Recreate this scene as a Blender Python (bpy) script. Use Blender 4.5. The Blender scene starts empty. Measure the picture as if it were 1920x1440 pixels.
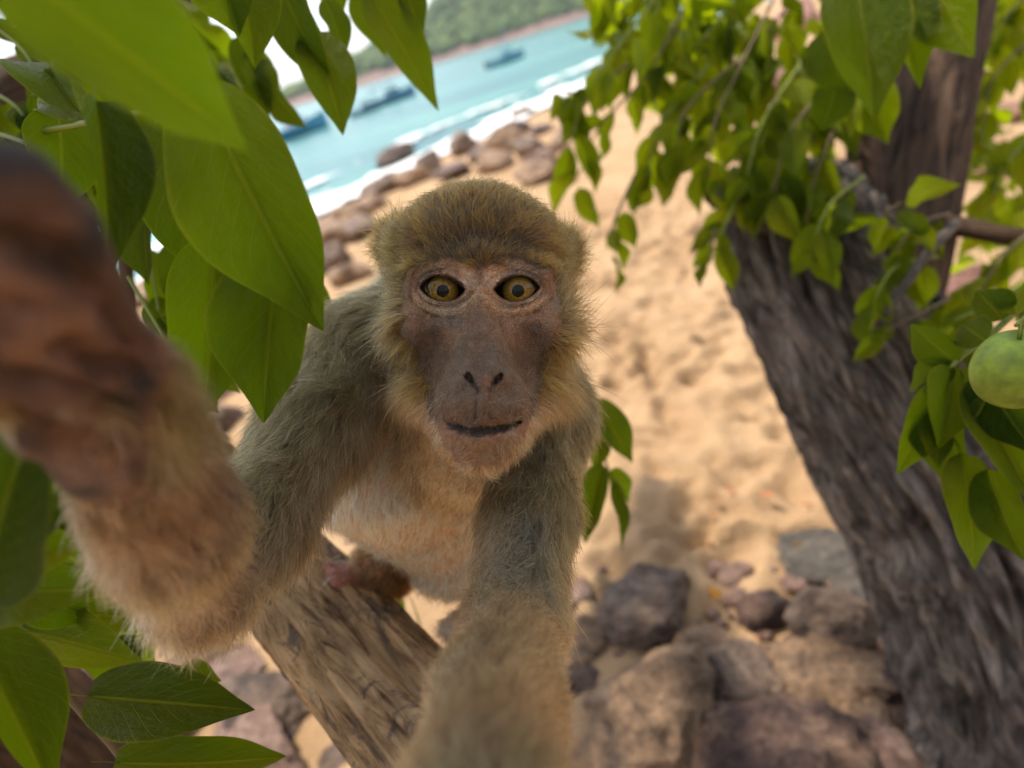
import bpy, math, random
import numpy as np
from mathutils import Matrix, Vector

# ------------------------------------------------------------------ camera
FPX = 1150.0                      # focal length in photo pixels (1920 wide)
PITCH, ROLL = math.radians(28.5), math.radians(17.0)
CAM = np.array([0.0, 0.0, 1.10])
FWD = np.array([0.0, math.cos(PITCH), -math.sin(PITCH)])
R0 = np.array([1.0, 0.0, 0.0]); U0 = np.array([0.0, math.sin(PITCH), math.cos(PITCH)])
RGT = math.cos(ROLL) * R0 - math.sin(ROLL) * U0
UPV = math.sin(ROLL) * R0 + math.cos(ROLL) * U0

scene = bpy.context.scene
col = scene.collection
cam_d = bpy.data.cameras.new("camera"); cam = bpy.data.objects.new("camera", cam_d); col.objects.link(cam)
cam_d.sensor_width = 36.0; cam_d.lens = 36.0 * FPX / 1920.0
cam_d.clip_start = 0.01; cam_d.clip_end = 6000
M = Matrix.Identity(4)
for i in range(3):
    M[i][0], M[i][1], M[i][2], M[i][3] = RGT[i], UPV[i], -FWD[i], CAM[i]
cam.matrix_world = M
cam_d.dof.use_dof = True; cam_d.dof.focus_distance = 0.294; cam_d.dof.aperture_fstop = 4.4
cam_d.dof.aperture_blades = 0
scene.camera = cam

# ------------------------------------------------------------------ world and sun
SUN_EL, SUN_AZ = math.radians(58), math.radians(-42)      # azimuth measured from +Y (away from the viewer) towards +X
world = bpy.data.worlds.new("World"); scene.world = world; world.use_nodes = True
wn = world.node_tree.nodes; wl = world.node_tree.links
sky = wn.new("ShaderNodeTexSky"); sky.sky_type = 'NISHITA'; sky.sun_disc = False
sky.sun_elevation = SUN_EL; sky.sun_rotation = SUN_AZ
sky.air_density = 1.0; sky.dust_density = 1.0; sky.ozone_density = 1.0
hs = wn.new("ShaderNodeHueSaturation"); hs.inputs["Saturation"].default_value = 0.42      # milky, hazy sky
wl.new(sky.outputs[0], hs.inputs["Color"]); wl.new(hs.outputs[0], wn["Background"].inputs[0]); wn["Background"].inputs[1].default_value = 0.15
sun_d = bpy.data.lights.new("sun", 'SUN'); sun_d.energy = 2.9; sun_d.angle = math.radians(1.5); sun_d.color = (1.0, 0.90, 0.74)
sun = bpy.data.objects.new("sun", sun_d); col.objects.link(sun)
SUN_DIR = np.array([math.cos(SUN_EL) * math.sin(SUN_AZ), math.cos(SUN_EL) * math.cos(SUN_AZ), math.sin(SUN_EL)])
sun.rotation_euler = Vector(SUN_DIR).to_track_quat('Z', 'Y').to_euler()
vs = scene.view_settings
vs.view_transform = 'Standard'; vs.look = 'None'; vs.exposure = 1.0; vs.gamma = 1.0; vs.use_curve_mapping = False
scene.cycles.max_bounces = 7; scene.cycles.diffuse_bounces = 4; scene.cycles.glossy_bounces = 3
scene.cycles.transmission_bounces = 5; scene.cycles.transparent_max_bounces = 8
scene.cycles.caustics_reflective = False; scene.cycles.caustics_refractive = False
scene.cycles.sample_clamp_indirect = 6.0
scene.cycles_curves.shape = 'RIBBONS'

# ------------------------------------------------------------------ helpers
rng = np.random.default_rng(7)
random.seed(7)

def cs(px, py, d):                 # photo pixel + distance -> camera axes (right, up, towards the viewer)
    return np.array([(px - 960) / FPX * d, (720 - py) / FPX * d, -d])
def to_world(p):
    p = np.asarray(p, float)
    return CAM + p[..., 0:1] * RGT + p[..., 1:2] * UPV - p[..., 2:3] * FWD
def at(px, py, d):
    return to_world(cs(px, py, d))
def ray(px, py):
    v = FWD + (px - 960) / FPX * RGT + (720 - py) / FPX * UPV
    return v
def on_plane(px, py, z):
    v = ray(px, py); t = (z - CAM[2]) / v[2]
    return CAM + v * t

def lin(r, g, b):                  # 8-bit display colour -> linear
    f = lambda c: (c / 255 / 12.92) if c <= 10 else ((c / 255 + 0.055) / 1.055) ** 2.4
    return np.array([f(r), f(g), f(b)])

def hash3(i, j, k, seed):
    n = (i * 374761393 + j * 668265263 + k * 2147483647 + seed * 1274126177) & 0xffffffff
    n = ((n ^ (n >> 13)) * 1274126177) & 0xffffffff
    n = n ^ (n >> 16)
    return (n & 0xffff) / 65535.0
def vnoise(p, seed=0):             # value noise in -1..1
    p = np.asarray(p, float); f = np.floor(p).astype(np.int64); t = p - f; t = t * t * (3 - 2 * t)
    out = 0
    for dx in (0, 1):
        wx = t[..., 0] if dx else 1 - t[..., 0]
        for dy in (0, 1):
            wy = t[..., 1] if dy else 1 - t[..., 1]
            for dz in (0, 1):
                wz = t[..., 2] if dz else 1 - t[..., 2]
                out = out + wx * wy * wz * hash3(f[..., 0] + dx, f[..., 1] + dy, f[..., 2] + dz, seed)
    return out * 2 - 1
def fbm(p, oct=4, seed=0, lac=2.03, gain=0.5):
    a, s, o = 1.0, 0.0, 0
    p = np.asarray(p, float)
    for i in range(oct):
        o = o + a * vnoise(p * (lac ** i), seed + i); s += a; a *= gain
    return o / s
def sstep(a, b, x):
    t = np.clip((x - a) / (b - a), 0, 1); return t * t * (3 - 2 * t)
def unit(v):
    v = np.asarray(v, float)
    return v / (np.linalg.norm(v, axis=-1, keepdims=True) + 1e-12)

WLOC = {}                           # world location of every object that parents something
def link(o, parent=None, wloc=None):
    col.objects.link(o)
    w = np.zeros(3) if wloc is None else np.asarray(wloc, float)
    if parent is not None:
        o.parent = parent; o.location = w - WLOC[parent.name]
    else:
        o.location = w
    WLOC[o.name] = w
    return o
def tag(o, label=None, cat=None, group=None, kind=None):
    if label: o["label"] = label
    if cat: o["category"] = cat
    if group: o["group"] = group
    if kind: o["kind"] = kind
    return o
def empty(name, wloc, label, cat, group=None):
    o = bpy.data.objects.new(name, None); o.empty_display_size = 0.05
    link(o, None, wloc); return tag(o, label, cat, group)
def mesh_data(name, V, F, mat, smooth=True, uv=None, colors=None):
    me = bpy.data.meshes.new(name)
    V = np.asarray(V, np.float32); n = len(V)
    if isinstance(F, np.ndarray):
        k = F.shape[1]; m = len(F)
        me.vertices.add(n); me.vertices.foreach_set("co", V.ravel())
        me.loops.add(m * k); me.loops.foreach_set("vertex_index", F.astype(np.int32).ravel())
        me.polygons.add(m); me.polygons.foreach_set("loop_start", np.arange(0, m * k, k, dtype=np.int32))
        me.polygons.foreach_set("loop_total", np.full(m, k, np.int32))
        me.update(calc_edges=True)
    else:
        me.from_pydata([tuple(v) for v in V], [], F); me.update()
    if smooth: me.polygons.foreach_set("use_smooth", np.ones(len(me.polygons), bool))
    if uv is not None:
        lay = me.uv_layers.new(name="UVMap")
        li = np.empty(len(me.loops), np.int32); me.loops.foreach_get("vertex_index", li)
        lay.data.foreach_set("uv", np.asarray(uv, np.float32)[li].ravel())
    if colors is not None:
        for nm, c in colors.items():
            a = me.color_attributes.new(nm, 'FLOAT_COLOR', 'POINT')
            c4 = np.ones((n, 4), np.float32); c4[:, :3] = c
            a.data.foreach_set("color", c4.ravel())
    me.materials.append(mat)
    return me
def mesh_obj(name, V, F, mat, parent=None, wloc=None, **kw):
    w = np.zeros(3) if wloc is None else np.asarray(wloc, float)
    me = mesh_data(name, np.asarray(V, float) - w, F, mat, **kw)
    return link(bpy.data.objects.new(name, me), parent, w)
def grid_faces(nu, nv, wrap=False):
    i = np.arange(nu - 1)[:, None]; j = np.arange(nv if wrap else nv - 1)[None, :]
    a = i * nv + j; b = i * nv + (j + 1) % nv
    return np.stack([a, b, b + nv, a + nv], -1).reshape(-1, 4)
def frames(P):
    P = np.asarray(P, float); T = unit(np.gradient(P, axis=0))
    u = np.cross(T[0], [0.3, 0.2, 0.93]); u = unit(u); U = []
    for t in T:
        u = unit(u - t * np.dot(u, t)); U.append(u.copy())
    U = np.array(U); return T, U, np.cross(T, U)
def spline(pts, n):                 # Catmull-Rom through points
    P = np.asarray(pts, float)
    if len(P) == 2:
        t = np.linspace(0, 1, n)[:, None]; return P[0] * (1 - t) + P[1] * t
    E = np.vstack([2 * P[0] - P[1], P, 2 * P[-1] - P[-2]])
    x = np.linspace(0, len(P) - 1 - 1e-9, n); i = x.astype(int); t = (x - i)[:, None]
    a, b, c, d = E[i], E[i + 1], E[i + 2], E[i + 3]
    return 0.5 * (2 * b + (c - a) * t + (2 * a - 5 * b + 4 * c - d) * t ** 2 + (3 * b - a - 3 * c + d) * t ** 3)
def tube(P, rad, sides=8, disp=None, caps=True):
    P = np.asarray(P, float); n = len(P); rad = np.broadcast_to(np.asarray(rad, float), (n,))
    T, U, W = frames(P)
    th = np.linspace(0, 2 * math.pi, sides, endpoint=False)
    N = np.cos(th)[None, :, None] * U[:, None] + np.sin(th)[None, :, None] * W[:, None]
    r = np.repeat(rad[:, None], sides, 1)
    if disp is not None:
        s = np.concatenate([[0], np.cumsum(np.linalg.norm(np.diff(P, axis=0), axis=1))])
        r = r * (1 + disp(np.broadcast_to(th, r.shape), np.broadcast_to(s[:, None], r.shape)))
    V = (P[:, None] + N * r[..., None]).reshape(-1, 3)
    F = grid_faces(n, sides, True)
    if caps:
        V = np.vstack([V, P[0], P[-1]]); k = n * sides; j = np.arange(sides)
        c0 = np.stack([np.full(sides, k), (j + 1) % sides, j, j], -1)
        c1 = np.stack([np.full(sides, k + 1), (n - 1) * sides + j, (n - 1) * sides + (j + 1) % sides, (n - 1) * sides + (j + 1) % sides], -1)
        tri = [tuple(map(int, q[:3])) for q in np.vstack([c0, c1])]
        F = [tuple(map(int, q)) for q in F] + tri
    return V, F

# ------------------------------------------------------------------ materials
def new_mat(name):
    m = bpy.data.materials.new(name); m.use_nodes = True
    nt = m.node_tree; b = nt.nodes["Principled BSDF"]
    return m, nt, b
def N(nt, t, **kw):
    n = nt.nodes.new(t)
    for k, v in kw.items():
        if k.startswith("i_"):
            n.inputs[k[2:].replace("_", " ")].default_value = v
        else: setattr(n, k, v)
    return n
def ramp(nt, stops, interp='LINEAR'):
    r = N(nt, "ShaderNodeValToRGB"); e = r.color_ramp.elements; r.color_ramp.interpolation = interp
    while len(e) < len(stops): e.new(0.5)
    for el, (p, c) in zip(e, stops):
        el.position = p; el.color = (*c, 1)
    return r
def noise(nt, vec, scale, detail=5, rough=0.55, dist=0.0):
    n = N(nt, "ShaderNodeTexNoise"); n.inputs["Scale"].default_value = scale; n.inputs["Detail"].default_value = detail
    n.inputs["Roughness"].default_value = rough; n.inputs["Distortion"].default_value = dist
    if vec is not None: nt.links.new(vec, n.inputs["Vector"])
    return n
def bump(nt, h, strength, dist, b):
    n = N(nt, "ShaderNodeBump"); n.inputs["Strength"].default_value = strength; n.inputs["Distance"].default_value = dist
    nt.links.new(h, n.inputs["Height"]); nt.links.new(n.outputs[0], b.inputs["Normal"]); return n
def mixc(nt, a, b, fac, mode='MIX'):
    m = N(nt, "ShaderNodeMix", data_type='RGBA', blend_type=mode)
    for s, v in ((6, a), (7, b), (0, fac)):
        if hasattr(v, "links") or isinstance(v, bpy.types.NodeSocket): nt.links.new(v, m.inputs[s])
        else: m.inputs[s].default_value = (*v, 1) if s else v
    return m.outputs[2]
def geo_pos(nt): return N(nt, "ShaderNodeNewGeometry").outputs["Position"]
def obj_co(nt): return N(nt, "ShaderNodeTexCoord").outputs["Object"]

def sand_material():
    m, nt, b = new_mat("sand"); p = geo_pos(nt)
    n1 = noise(nt, p, 1.7, 6); r1 = ramp(nt, [(0.3, (0.37, 0.235, 0.128)), (0.7, (0.53, 0.36, 0.215))]); nt.links.new(n1.outputs[0], r1.inputs[0])
    n2 = noise(nt, p, 260, 3); r2 = ramp(nt, [(0.25, (0.62, 0.58, 0.54)), (0.5, (1, 1, 1)), (0.8, (1.18, 1.15, 1.1))]); nt.links.new(n2.outputs[0], r2.inputs[0])
    c = mixc(nt, r1.outputs[0], r2.outputs[0], 1.0, 'MULTIPLY')
    nt.links.new(c, b.inputs["Base Color"]); b.inputs["Roughness"].default_value = 0.95
    b.inputs["Specular IOR Level"].default_value = 0.15
    n3 = noise(nt, p, 45, 8, 0.65); bump(nt, n3.outputs[0], 0.6, 0.02, b)
    return m
def rock_material(name, c1, c2, c3, scale=13.0, gloss=0.6):
    m, nt, b = new_mat(name); p = obj_co(nt)
    oi = N(nt, "ShaderNodeObjectInfo"); v = N(nt, "ShaderNodeVectorMath", operation='ADD')
    nt.links.new(p, v.inputs[0]); nt.links.new(oi.outputs["Random"], v.inputs[1]); p = v.outputs[0]
    n1 = noise(nt, p, scale, 8, 0.62, 0.6); r1 = ramp(nt, [(0.34, c1), (0.52, c2), (0.68, c3)]); nt.links.new(n1.outputs[0], r1.inputs[0])
    n2 = noise(nt, p, scale * 6, 6, 0.7); r2 = ramp(nt, [(0.32, (0.40, 0.35, 0.32)), (0.5, (1.05, 1.0, 0.95)), (0.70, (1.5, 1.38, 1.2))]); nt.links.new(n2.outputs[0], r2.inputs[0])
    c = mixc(nt, r1.outputs[0], r2.outputs[0], 1.0, 'MULTIPLY'); nt.links.new(c, b.inputs["Base Color"])
    b.inputs["Roughness"].default_value = gloss
    n3 = noise(nt, p, scale * 4, 10, 0.75); bump(nt, n3.outputs[0], 1.0, 0.03, b)
    return m
def bark_material(name, dark, mid, light, zs=0.18, scale=55.0, dist=0.012, patch=None):
    m, nt, b = new_mat(name)
    uv = N(nt, "ShaderNodeUVMap").outputs[0]
    mp = N(nt, "ShaderNodeMapping"); mp.inputs["Scale"].default_value = (1, zs, 1); nt.links.new(uv, mp.inputs[0])
    n1 = noise(nt, mp.outputs[0], scale, 8, 0.65, 1.2); r1 = ramp(nt, [(0.33, dark), (0.5, mid), (0.7, light)]); nt.links.new(n1.outputs[0], r1.inputs[0])
    n2 = noise(nt, uv, scale * 0.25, 5, 0.6); r2 = ramp(nt, [(0.3, (0.55, 0.5, 0.48)), (0.7, (1.25, 1.2, 1.15))]); nt.links.new(n2.outputs[0], r2.inputs[0])
    c = mixc(nt, r1.outputs[0], r2.outputs[0], 1.0, 'MULTIPLY')
    if patch:
        n5 = noise(nt, uv, scale * 0.32, 8, 0.72, 1.0); r5 = ramp(nt, [(0.54, (0, 0, 0)), (0.62, (1, 1, 1))]); nt.links.new(n5.outputs[0], r5.inputs[0]); c = mixc(nt, c, patch, r5.outputs[0])
    nt.links.new(c, b.inputs["Base Color"])
    b.inputs["Roughness"].default_value = 0.85; b.inputs["Specular IOR Level"].default_value = 0.25
    bump(nt, n1.outputs[0], 0.8, dist, b)
    return m
def leaf_material(name, c_dark, c_light, trans, vein, gloss=0.42, tmix=0.45):
    m, nt, b = new_mat(name); out = nt.nodes["Material Output"]
    uv = N(nt, "ShaderNodeUVMap").outputs[0]; sep = N(nt, "ShaderNodeSeparateXYZ"); nt.links.new(uv, sep.inputs[0])
    oi0 = N(nt, "ShaderNodeObjectInfo"); gi = N(nt, "ShaderNodeNewGeometry"); ra = N(nt, "ShaderNodeMath", operation='ADD'); oi = N(nt, "ShaderNodeMath", operation='FRACT')
    nt.links.new(oi0.outputs["Random"], ra.inputs[0]); nt.links.new(gi.outputs["Random Per Island"], ra.inputs[1]); nt.links.new(ra.outputs[0], oi.inputs[0])
    p = obj_co(nt); n1 = noise(nt, p, 3.0, 4)
    mx = mixc(nt, c_dark, c_light, n1.outputs[0])
    hsv = N(nt, "ShaderNodeHueSaturation")
    mr = N(nt, "ShaderNodeMapRange"); mr.inputs[3].default_value = 0.445; mr.inputs[4].default_value = 0.512; nt.links.new(oi.outputs[0], mr.inputs[0])
    mv = N(nt, "ShaderNodeMapRange"); mv.inputs[3].default_value = 1.55; mv.inputs[4].default_value = 0.62; nt.links.new(oi.outputs[0], mv.inputs[0])
    nt.links.new(mr.outputs[0], hsv.inputs["Hue"]); nt.links.new(mv.outputs[0], hsv.inputs["Value"]); nt.links.new(mx, hsv.inputs["Color"])
    # veins: midrib + slanted side veins, from the leaf's own UV
    au = N(nt, "ShaderNodeMath", operation='SUBTRACT'); nt.links.new(sep.outputs[0], au.inputs[0]); au.inputs[1].default_value = 0.5
    ab = N(nt, "ShaderNodeMath", operation='ABSOLUTE'); nt.links.new(au.outputs[0], ab.inputs[0])
    mid = N(nt, "ShaderNodeMapRange"); mid.inputs[1].default_value = 0.012; mid.inputs[2].default_value = 0.035; mid.inputs[3].default_value = 1; mid.inputs[4].default_value = 0
    nt.links.new(ab.outputs[0], mid.inputs[0])
    sl = N(nt, "ShaderNodeMath", operation='MULTIPLY_ADD'); nt.links.new(ab.outputs[0], sl.inputs[0]); sl.inputs[1].default_value = -0.8; nt.links.new(sep.outputs[1], sl.inputs[2])
    sm = N(nt, "ShaderNodeMath", operation='MULTIPLY'); nt.links.new(sl.outputs[0], sm.inputs[0]); sm.inputs[1].default_value = 58.0
    si = N(nt, "ShaderNodeMath", operation='SINE'); nt.links.new(sm.outputs[0], si.inputs[0])
    sv = N(nt, "ShaderNodeMapRange"); sv.inputs[1].default_value = 0.93; sv.inputs[2].default_value = 1.0; sv.inputs[4].default_value = 0.35; nt.links.new(si.outputs[0], sv.inputs[0])
    mxv = N(nt, "ShaderNodeMath", operation='MAXIMUM'); nt.links.new(mid.outputs[0], mxv.inputs[0]); nt.links.new(sv.outputs[0], mxv.inputs[1])
    n4 = noise(nt, p, 14.0, 5, 0.7); spots = ramp(nt, [(0.66, (0, 0, 0)), (0.74, (1, 1, 1))]); nt.links.new(n4.outputs[0], spots.inputs[0])
    c0 = mixc(nt, hsv.outputs[0], (0.16, 0.12, 0.02), spots.outputs[0])
    eg = N(nt, "ShaderNodeMapRange"); eg.inputs[1].default_value = 0.465; eg.inputs[2].default_value = 0.5; nt.links.new(ab.outputs[0], eg.inputs[0])
    c1 = mixc(nt, c0, (0.22, 0.20, 0.02), eg.outputs[0])
    n6 = noise(nt, p, 7.0, 6, 0.6); r6 = ramp(nt, [(0.3, (0.62, 0.66, 0.6)), (0.7, (1.35, 1.3, 1.2))]); nt.links.new(n6.outputs[0], r6.inputs[0])
    c2 = mixc(nt, c1, r6.outputs[0], 1.0, 'MULTIPLY')
    c = mixc(nt, c2, vein, mxv.outputs[0])
    nt.links.new(c, b.inputs["Base Color"]); b.inputs["Roughness"].default_value = gloss; b.inputs["Specular IOR Level"].default_value = 0.20
    bh = N(nt, "ShaderNodeMath", operation='MULTIPLY_ADD'); nt.links.new(n6.outputs[0], bh.inputs[0]); bh.inputs[1].default_value = 1.6; nt.links.new(mxv.outputs[0], bh.inputs[2])
    bm = bump(nt, bh.outputs[0], 0.5, 0.04, b)
    tr = N(nt, "ShaderNodeBsdfTranslucent"); hs2 = N(nt, "ShaderNodeMix", data_type='RGBA', blend_type='MULTIPLY'); hs2.inputs[0].default_value = 1
    tc = mixc(nt, trans, (trans[0] * 1.25, trans[1] * 1.05, trans[2] * 2.0), mxv.outputs[0])
    nt.links.new(tc, hs2.inputs[6]); mv2 = N(nt, "ShaderNodeCombineColor")
    for i in range(3): nt.links.new(mv.outputs[0], mv2.inputs[i])
    nt.links.new(mv2.outputs[0], hs2.inputs[7]); nt.links.new(hs2.outputs[2], tr.inputs[0])
    ms = N(nt, "ShaderNodeMixShader"); ms.inputs[0].default_value = tmix
    nt.links.new(b.outputs[0], ms.inputs[1]); nt.links.new(tr.outputs[0], ms.inputs[2]); nt.links.new(ms.outputs[0], out.inputs[0])
    return m
def plain(name, color, rough=0.5, metallic=0.0, var=0.12, scale=4.0):
    m, nt, b = new_mat(name); n1 = noise(nt, obj_co(nt), scale, 5)
    r = ramp(nt, [(0.3, tuple(np.array(color) * (1 - var))), (0.7, tuple(np.minimum(1, np.array(color) * (1 + var))))]); nt.links.new(n1.outputs[0], r.inputs[0])
    nt.links.new(r.outputs[0], b.inputs["Base Color"]); b.inputs["Roughness"].default_value = rough; b.inputs["Metallic"].default_value = metallic
    return m

MAT = {}
MAT["sand"] = sand_material()
MAT["rock_grey"] = rock_material("rock_grey", (0.08, 0.055, 0.045), (0.26, 0.185, 0.145), (0.46, 0.34, 0.26))
MAT["rock_tan"] = rock_material("rock_tan", (0.17, 0.11, 0.07), (0.42, 0.275, 0.175), (0.56, 0.39, 0.26))
MAT["rock_dark"] = rock_material("rock_dark", (0.05, 0.032, 0.034), (0.17, 0.105, 0.085), (0.40, 0.27, 0.20), gloss=0.45)
MAT["rock_pink"] = rock_material("rock_pink", (0.20, 0.12, 0.10), (0.42, 0.27, 0.22), (0.55, 0.40, 0.34))
MAT["rock_slate"] = rock_material("rock_slate", (0.10, 0.09, 0.08), (0.20, 0.175, 0.15), (0.30, 0.26, 0.21))
MAT["rock_salmon"] = rock_material("rock_salmon", (0.40, 0.19, 0.15), (0.58, 0.32, 0.26), (0.66, 0.44, 0.37))
MAT["bark"] = bark_material("bark", (0.020, 0.015, 0.013), (0.17, 0.145, 0.13), (0.46, 0.40, 0.36), zs=0.42, scale=30, dist=0.03)
MAT["bark_brown"] = bark_material("bark_brown", (0.02, 0.012, 0.008), (0.09, 0.055, 0.035), (0.17, 0.11, 0.07), scale=40)
MAT["log_wood"] = bark_material("log_wood", (0.10, 0.055, 0.03), (0.46, 0.30, 0.155), (0.64, 0.46, 0.28), zs=0.30, scale=75, dist=0.010, patch=(0.13, 0.095, 0.07))
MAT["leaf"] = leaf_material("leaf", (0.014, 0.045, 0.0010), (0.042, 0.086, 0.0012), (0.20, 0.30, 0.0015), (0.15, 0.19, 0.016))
MAT["leaf_lit"] = leaf_material("leaf_lit", (0.030, 0.075, 0.0015), (0.085, 0.145, 0.002), (0.40, 0.52, 0.003), (0.22, 0.26, 0.02))  # yellower leaves, brightened in colour to make up for their self-shadowing
MAT["twig"] = plain("twig", (0.16, 0.11, 0.05), 0.7)
MAT["green_twig"] = plain("green_twig", (0.20, 0.24, 0.03), 0.5)

# ------------------------------------------------------------------ ground shape
SEA_Z = -1.0
S_A = on_plane(560, 415, SEA_Z); S_B = on_plane(1090, 165, SEA_Z)
sh_dir = unit((S_B - S_A)[:2]); sh_nrm = np.array([sh_dir[1], -sh_dir[0]])      # landward normal
if np.dot(sh_nrm, -S_A[:2]) < 0: sh_nrm = -sh_nrm
def shore_s(x, y): return (x - S_A[0]) * sh_nrm[0] + (y - S_A[1]) * sh_nrm[1]
S_CAM = float(shore_s(0.0, 0.8))
def base_z(x, y):
    s = shore_s(x, y)
    t = np.clip(s / (S_CAM * 0.93), -3, 1.0)
    z = np.where(t > 0, SEA_Z * (1 - t) ** 1.15 if np.ndim(t) == 0 else SEA_Z * np.maximum(1 - t, 0) ** 1.15, SEA_Z + t * 1.2)
    return z
def ground_at(px, py):
    v = ray(px, py); t = 2.0
    for _ in range(40):
        p = CAM + v * t; t += 0.7 * (float(base_z(p[0], p[1])) - p[2]) / v[2]
    return CAM + v * t, t

# ------------------------------------------------------------------ beach
def axis(fine0, fine1, fine, lo, hi, grow=1.12):
    a = list(np.arange(fine0, fine1 + 1e-6, fine)); s = fine
    while a[-1] < hi: s *= grow; a.append(a[-1] + s)
    s = fine
    while a[0] > lo: s *= grow; a.insert(0, a[0] - s)
    return np.array(a)
bx = axis(-1.3, 2.6, 0.016, -60, 120); by = axis(0.25, 4.6, 0.016, -45, 140)
GX, GY = np.meshgrid(bx, by, indexing='ij')
P3 = np.stack([GX, GY, np.zeros_like(GX)], -1)
near = np.exp(-((GX - 0.7) / 3.2) ** 2 - ((GY - 2.2) / 4.0) ** 2)
GZ = base_z(GX, GY) + 0.035 * fbm(P3 * 1.1, 3, 3) + 0.018 * near * fbm(P3 * 7, 3, 11) + 0.006 * near * fbm(P3 * 24, 3, 19)
for _ in range(900):                # footprints and scuffs
    cx, cy = rng.uniform(-1.2, 3.6), rng.uniform(0.8, 5.8)
    if rng.random() < 0.55: cx, cy = rng.uniform(0.1, 2.2), rng.uniform(0.9, 4.2)
    a = rng.uniform(0, math.pi); L, W = rng.uniform(0.05, 0.11), rng.uniform(0.025, 0.05); dp = rng.uniform(0.010, 0.026)
    i0, i1 = np.searchsorted(bx, [cx - 0.3, cx + 0.3]); j0, j1 = np.searchsorted(by, [cy - 0.3, cy + 0.3])
    x, y = GX[i0:i1, j0:j1] - cx, GY[i0:i1, j0:j1] - cy
    u, v = x * math.cos(a) + y * math.sin(a), -x * math.sin(a) + y * math.cos(a)
    q = (u / L) ** 2 + (v / W) ** 2
    GZ[i0:i1, j0:j1] += dp * (-np.exp(-q ** 1.4) + 0.55 * np.exp(-((np.sqrt(q) - 1.35) / 0.35) ** 2))
beach = mesh_obj("beach", np.stack([GX, GY, GZ], -1).reshape(-1, 3), grid_faces(len(bx), len(by))[:, ::-1].copy(), MAT["sand"])
tag(beach, "warm tan trampled sand beach sloping down to the sea", "beach", kind="structure")

# ------------------------------------------------------------------ sea
def sea_material():
    m, nt, b = new_mat("sea"); p = geo_pos(nt)
    mp = N(nt, "ShaderNodeMapping"); mp.inputs["Rotation"].default_value = (0, 0, -math.atan2(sh_dir[1], sh_dir[0])); mp.inputs["Scale"].default_value = (0.05, 0.22, 1)
    nt.links.new(p, mp.inputs[0])
    n1 = noise(nt, mp.outputs[0], 1.0, 5, 0.55); r = ramp(nt, [(0.36, (0.035, 0.155, 0.18)), (0.5, (0.06, 0.235, 0.24)), (0.64, (0.11, 0.32, 0.29))]); nt.links.new(n1.outputs[0], r.inputs[0])
    nt.links.new(r.outputs[0], b.inputs["Base Color"]); b.inputs["Roughness"].default_value = 0.25; b.inputs["IOR"].default_value = 1.33
    mp2 = N(nt, "ShaderNodeMapping"); mp2.inputs["Rotation"].default_value = (0, 0, -math.atan2(sh_dir[1], sh_dir[0])); mp2.inputs["Scale"].default_value = (0.5, 1.6, 1); nt.links.new(p, mp2.inputs[0])
    n2 = noise(nt, mp2.outputs[0], 1.0, 6, 0.6); bump(nt, n2.outputs[0], 0.7, 0.3, b)
    return m
gx = axis(-40, 40, 2.0, -1900, 1900, 1.25); gy = axis(6, 70, 2.0, -60, 2000, 1.25)
SX, SY = np.meshgrid(gx, gy, indexing='ij')
fade = np.exp(-(SY / 90) ** 2)
SZ = SEA_Z + 0.05 * fade * np.sin((shore_s(SX, SY)) * 0.9 + 0.4 * np.sin(SX * 0.2))
keep_sea = mesh_obj("sea", np.stack([SX, SY, SZ], -1).reshape(-1, 3), grid_faces(len(gx), len(gy))[:, ::-1].copy(), sea_material())
tag(keep_sea, "turquoise bay water beyond the beach", "sea", kind="structure")

# breaking surf along the waterline
foam_m = plain("foam", (0.86, 0.88, 0.90), 0.7, var=0.05, scale=6)
def surf(name, s0, s1, seed, thr, label):
    L = 46.0; nu, nv = 360, 26
    u = np.linspace(-14, L - 14, nu); v = np.linspace(s0, s1, nv); UU, VV = np.meshgrid(u, v, indexing='ij')
    wob = 0.45 * vnoise(np.stack([UU * 0.35, UU * 0, UU * 0], -1), seed)
    ss = VV + wob
    X = S_A[0] + sh_dir[0] * UU + sh_nrm[0] * ss; Y = S_A[1] + sh_dir[1] * UU + sh_nrm[1] * ss
    n = fbm(np.stack([UU * 0.9, VV * 1.6, UU * 0], -1), 4, seed + 5)
    edge = 1 - np.abs((VV - (s0 + s1) / 2) / ((s1 - s0) / 2)) ** 2
    Z = np.maximum(base_z(X, Y), SEA_Z) + 0.05 + 0.13 * np.clip(n + 0.3, 0, 1) * edge
    ok = (n + 0.9 * edge - 0.55) > thr
    F = grid_faces(nu, nv)[:, ::-1]; keep = ok.reshape(-1)[F].all(1)
    o = mesh_obj(name, np.stack([X, Y, Z], -1).reshape(-1, 3), F[keep].copy(), foam_m)
    return tag(o, label, "surf", kind="stuff")
surf("surf", -1.9, 1.9, 21, -0.22, "white foaming surf washing along the rocky waterline")
surf("breaking_wave", -4.6, -3.0, 33, 0.2, "thin broken line of white foam off the beach")

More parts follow.
